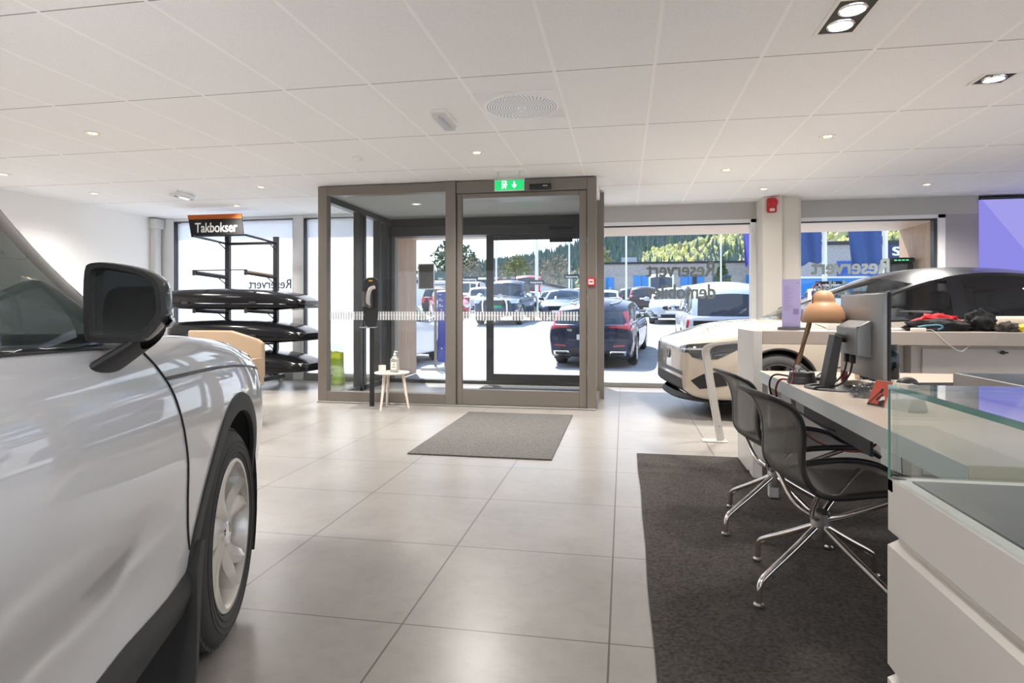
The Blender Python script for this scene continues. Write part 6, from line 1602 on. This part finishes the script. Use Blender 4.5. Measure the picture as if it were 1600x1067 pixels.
h_ = c.cast('rear', .40, .84); bt = text('badge_lettering', 'V60', CHROME, c.root, .07, (h_[0].x-.012, .42, .845), (PI/2, 0, -PI/2), .002)
text('badge_lettering', 'B5', CHROME, c.root, .07, (h_[0].x-.012, .10, .845), (PI/2, 0, -PI/2), .002)
# silver big crossover seen from behind, right
c = preset('suv', L=5.0, W=1.96, H=1.80, dx=.06, ztail=1.16, deck=1.14, belt1=1.16, rr=4.35, tail=4.94, dbase=4.86); park(c, 'large_crossover', 'pale silver large crossover with upright red tail lamps behind the pearl car', 'car', 2.22, 13.15, 88, LSILV, 'rear', group=GP, glass=CARGLASS_DARK)
for sg in (1, -1):
    c.patch('tail_lamp', 'wraprear', [(sg*44, 1.06), (sg*50, 1.065), (sg*50, .80), (sg*46, .80)], LAMP_RED)
c.patch('dark_band', 'rear', [(-.80, 1.04), (.80, 1.04), (.80, .78), (-.80, .78)], BLACK_PAINT, off=.004)
c.patch('bumper_valance', 'rear', [(-.85, .30), (.85, .30), (.80, .46), (-.80, .46)], CLAD, off=.003); c.plate('rear', z=.62); c.mirrors(LSILV)
# white car left, by the banner
c = preset('sedan', dx=.08, L=4.5, rr=3.2, tail=4.1, dbase=3.95, wb=2.7); park(c, 'white_hatchback', 'white car with silver wheels parked behind the blue banner', 'car', -5.10, 10.55, 92, WHT, 'rear', group=GP); std_rear(c); c.mirrors(WHT)
# first row facing the showroom
c = preset('pickup', dx=.08); park(c, 'pickup_truck', 'dark blue pickup truck with bull bar and round lamps', 'pickup', -4.85, 23.1, 269, STEELB, 'front', group=GP); std_front(c, plate=PLATE_GREEN)
b = MB(); xf = c.L/2+.06; b.tube(chaikin([Vector(p) for p in ((xf-.06, -.48, .50), (xf+.03, -.48, .95), (xf+.03, -.30, 1.04), (xf+.03, .30, 1.04), (xf+.03, .48, .95), (xf-.06, .48, .50))], 2), .035, 10); b.build('bull_bar', CHROME, c.root)
for y in (-.22, .22):
    b = MB(); b.lathe([(.07, -.05), (.11, 0), (.105, .012), (.001, .018)], 20, Matrix.Translation((xf+.05, y, 1.10)) @ Matrix.Rotation(PI/2, 4, 'Y')); b.build('spot_lamp', LAMP_CLEAR, c.root)
c.patch('hood_scoop', 'top', [(.75, -.28), (.75, .28), (1.0, .28), (1.0, -.28)], GRILLE, off=.03); c.mirrors(CHROME)
c = preset('sedan', dx=.08); park(c, 'sedan_car', 'steel blue sedan facing the showroom, right of the pickup', 'car', -2.85, 27.0, 268, SEDANB, 'front', group=GP); std_front(c, LAMP_CLEAR); c.mirrors(STEELB)
c = preset('sedan', dx=.08); park(c, 'sedan_car', 'silver sedan with twin oval grilles facing the showroom', 'car', 1.86, 24.4, 266, SILVER, 'front', group=GP)
for sg in (1, -1):
    c.patch('head_lamp', 'wrapf', [(sg*29, .70), (sg*60, .74), (sg*56, .62), (sg*30, .60)], LAMP_CLEAR)
    ring_ = [(sg*(.21+.17*math.cos(2*PI*i/16)), .625+.075*math.sin(2*PI*i/16)) for i in range(16)]
    g_ = c.patch('grille', 'front', [(sg*.21+(p[0]-sg*.21)*1.12, .625+(p[1]-.625)*1.2) for p in ring_], CHROME, off=.008); c.patch('grille_slats', 'front', ring_, GRILLE, off=.014, parent=g_)
    c.patch('side_intake', 'front', [(sg*.55, .36), (sg*.80, .44), (sg*.80, .30), (sg*.58, .28)], GRILLE)
c.patch('lower_intake', 'front', [(-.45, .38), (.45, .38), (.40, .27), (-.40, .27)], GRILLE); c.plate('front', z=.47); c.mirrors(SILVER)
c = preset('sedan'); park(c, 'red_sedan', 'red sedan parked left of the door stile, turned to the right', 'car', -8.35, 29.6, 292, REDC_, 'front', group=GP); std_front(c); c.mirrors(REDC_)
c = preset('suv'); park(c, 'dark_crossover', 'black crossover with tall red tail lamps behind the red sedan', 'car', -11.0, 35.2, 96, BLACK_PAINT, 'rear', group=GP); std_rear(c, tall=.3)
b = MB(); b.rbox(-1.1, .75, -.4, .4, 1.74, 2.02, .1, 3); b.build('roof_cargo_box', LSILV, c.root)
c = preset('van'); park(c, 'white_van', 'white van with blue tinted windscreen far left in the lot', 'van', -11.9, 44.6, 272, WHT, 'front', group=GP); std_front(c)
c = preset('suv'); park(c, 'light_crossover', 'pale grey crossover facing the showroom left of the door stile', 'car', -8.7, 37.6, 285, LSILV, 'front', group=GP); std_front(c); c.mirrors(LSILV)
c = preset('sedan', H=1.42); park(c, 'small_hatchback', 'pale green tinted small car with green plate behind the parking sign', 'car', -7.4, 47, 270, paint('pale green car lacquer', (.60, .66, .62)), 'front', group=GP); std_front(c, plate=PLATE_GREEN)
c = preset('sedan'); park(c, 'dark_sedan', 'dark grey sedan behind the steel blue sedan', 'car', -5.15, 42.5, 270, GREYC, 'front', group=GP); std_front(c)
c = preset('suv'); park(c, 'grey_crossover', 'grey crossover half hidden by the lobby door post', 'car', -3.1, 45.0, 270, SILVER, 'front', group=GP); std_front(c)
c = preset('suv', dx=.08); park(c, 'wine_crossover', 'dark wine red crossover seen from behind, left of the twin grille sedan', 'car', 1.30, 40.6, 90, WINE, 'rear', group=GP)
for sg in (1, -1): c.patch('tail_lamp', 'wraprear', [(sg*38, 1.02), (sg*48, 1.04), (sg*50, 1.36), (sg*58, 1.36), (sg*62, 1.0), (sg*60, .88), (sg*40, .90)], LAMP_RED)
c.plate('rear', z=.86)
c = preset('estate'); park(c, 'white_estate', 'white estate car behind the dark blue estate', 'car', -1.1, 40.2, 88, WHT, 'rear', group=GP); std_rear(c)
c = preset('suv'); park(c, 'black_crossover', 'black crossover beside the slim white pole', 'car', .55, 46.5, 90, BLACK_PAINT, 'rear', group=GP); std_rear(c)
c = preset('suv'); park(c, 'white_crossover', 'white crossover with red tail lamp behind the twin grille sedan', 'car', 4.0, 35.0, 90, WHT, 'rear', group=GP)
for sg in (1, -1): c.patch('tail_lamp', 'wraprear', [(sg*38, 1.02), (sg*58, 1.04), (sg*60, .88), (sg*40, .90)], LAMP_RED)
c = preset('van', L=6.2, W=2.2, H=2.9, rr=5.9, tail=6.12, dbase=6.0); park(c, 'camper_van', 'tall white camper van before the blue doors', 'van', 3.05, 51, 268, WHT, 'front', group=GP); std_front(c)
c = preset('truck'); park(c, 'red_truck', 'red truck in front of the white warehouse', 'truck', -9.2, 60, 280, paint('bright red lacquer', (.62, .02, .04)), 'front', group=GP); std_front(c)
c = preset('truck', L=6.5, rr=6.2, tail=6.45, dbase=6.35, wb=3.6, H=2.9); park(c, 'dark_truck', 'dark truck left of the red truck by the warehouse', 'truck', -13.2, 57, 272, WINE, 'front', group=GP); std_front(c)
c = preset('sedan'); park(c, 'blue_sedan', 'blue car seen through the right window beside the column', 'car', 6.15, 26.0, 262, BLUEC, 'front', group=GP); std_front(c); c.mirrors(BLUEC)
c = preset('sedan'); park(c, 'pale_sedan', 'pale silver car next to the blue car beyond the right window', 'car', 8.7, 27.5, 262, LSILV, 'front', group=GP); std_front(c)
# ------------------------------------------------------------------ light
SUN_E, SKY_E, LAMP_W, EXPO = 3.3, .76, 120, 1.56
w = bpy.data.worlds.new('sky'); sc.world = w; w.use_nodes = True
N, L = w.node_tree.nodes, w.node_tree.links
bg = N['Background']; tc = N.new('ShaderNodeTexCoord'); sp = N.new('ShaderNodeSeparateXYZ'); L.new(tc.outputs['Generated'], sp.inputs[0])
rp = N.new('ShaderNodeValToRGB'); L.new(sp.outputs[2], rp.inputs[0])
rp.color_ramp.elements[0].position = 0; rp.color_ramp.elements[0].color = (.86, .93, 1, 1)
rp.color_ramp.elements[1].position = .6; rp.color_ramp.elements[1].color = (.36, .55, .95, 1)
L.new(rp.outputs[0], bg.inputs[0]); bg.inputs[1].default_value = SKY_E
l = bpy.data.lights.new('sun', 'SUN'); l.energy = SUN_E; l.angle = R(.6); l.color = (1, .96, .91)
o = bpy.data.objects.new('sun', l); col.objects.link(o); o.location = (-20, 60, 60)
el, az = R(50), R(24)            # high, ahead and a little to the left
d = Vector((math.sin(az)*math.cos(el), -math.cos(az)*math.cos(el), -math.sin(el)))
o.rotation_euler = d.to_track_quat('-Z', 'Y').to_euler()
def spot(x, y, z, e, c=(1, .955, .90), ang=150, r=.18):
    l = bpy.data.lights.new('downlight_lamp', 'SPOT'); l.energy = e; l.color = c; l.spot_size = R(ang); l.spot_blend = 1; l.shadow_soft_size = r
    o = bpy.data.objects.new('downlight_lamp', l); col.objects.link(o); o.location = (x, y, z)
for x, y, t_ in DL: spot(x, y, ZC-.03, LAMP_W*(.10 if (x, y) == (1.671, 7.868) else .6 if (x, y) == (-5.353, 7.817) else 1.4 if x > -6 else .6))
spot(-2.62, 7.55, 2.42, LAMP_W*.4)
for x, y, n_, lab in SPOTS: spot(x, y, ZC-.03, LAMP_W*.25*n_)
# the same fittings carry on behind the camera
for x in (-5.3, -2.9, -.2, 2.4, 5.0):
    for y in (2.2, -.6, -3.2):
        if (x, y) in ((-.2, 2.2), (2.4, 2.2)): continue
        spot(x, y, ZC-.03, LAMP_W*.9)
for y in (3.4, 5.8): spot(5.6, y, ZC-.03, LAMP_W)
cam = bpy.data.cameras.new('camera'); co = bpy.data.objects.new('camera', cam); col.objects.link(co)
cam.sensor_width = 36; cam.lens = 21.6; cam.shift_y = -51.5/1600; cam.clip_start = .05; cam.clip_end = 3000
co.location = (0, 0, 1.11); co.rotation_euler = (R(90), 0, math.atan(174/960)); sc.camera = co
vs = sc.view_settings; vs.view_transform = 'Standard'; vs.look = 'None'; vs.exposure = EXPO; vs.gamma = 1; vs.use_curve_mapping = False
cy = sc.cycles
cy.max_bounces = 10; cy.diffuse_bounces = 7; cy.glossy_bounces = 5; cy.transmission_bounces = 6; cy.transparent_max_bounces = 28
cy.sample_clamp_indirect = 6; cy.caustics_reflective = False; cy.caustics_refractive = False; cy.use_denoising = True
# put the origin of things built in room coordinates at their own base
bpy.context.view_layer.update()
for o in [o for o in bpy.data.objects if o.type == 'EMPTY' and o.get('category') and abs(o.location.x) < 1e-6]:
    pts = [c.matrix_world @ Vector(k) for c in o.children for k in c.bound_box]
    lo = Vector([min(p[i] for p in pts) for i in range(3)]); hi = Vector([max(p[i] for p in pts) for i in range(3)])
    base = Vector(((lo.x+hi.x)/2, (lo.y+hi.y)/2, lo.z)); d = base-o.location
    o.location = base
    for c in o.children: c.location = c.location-d
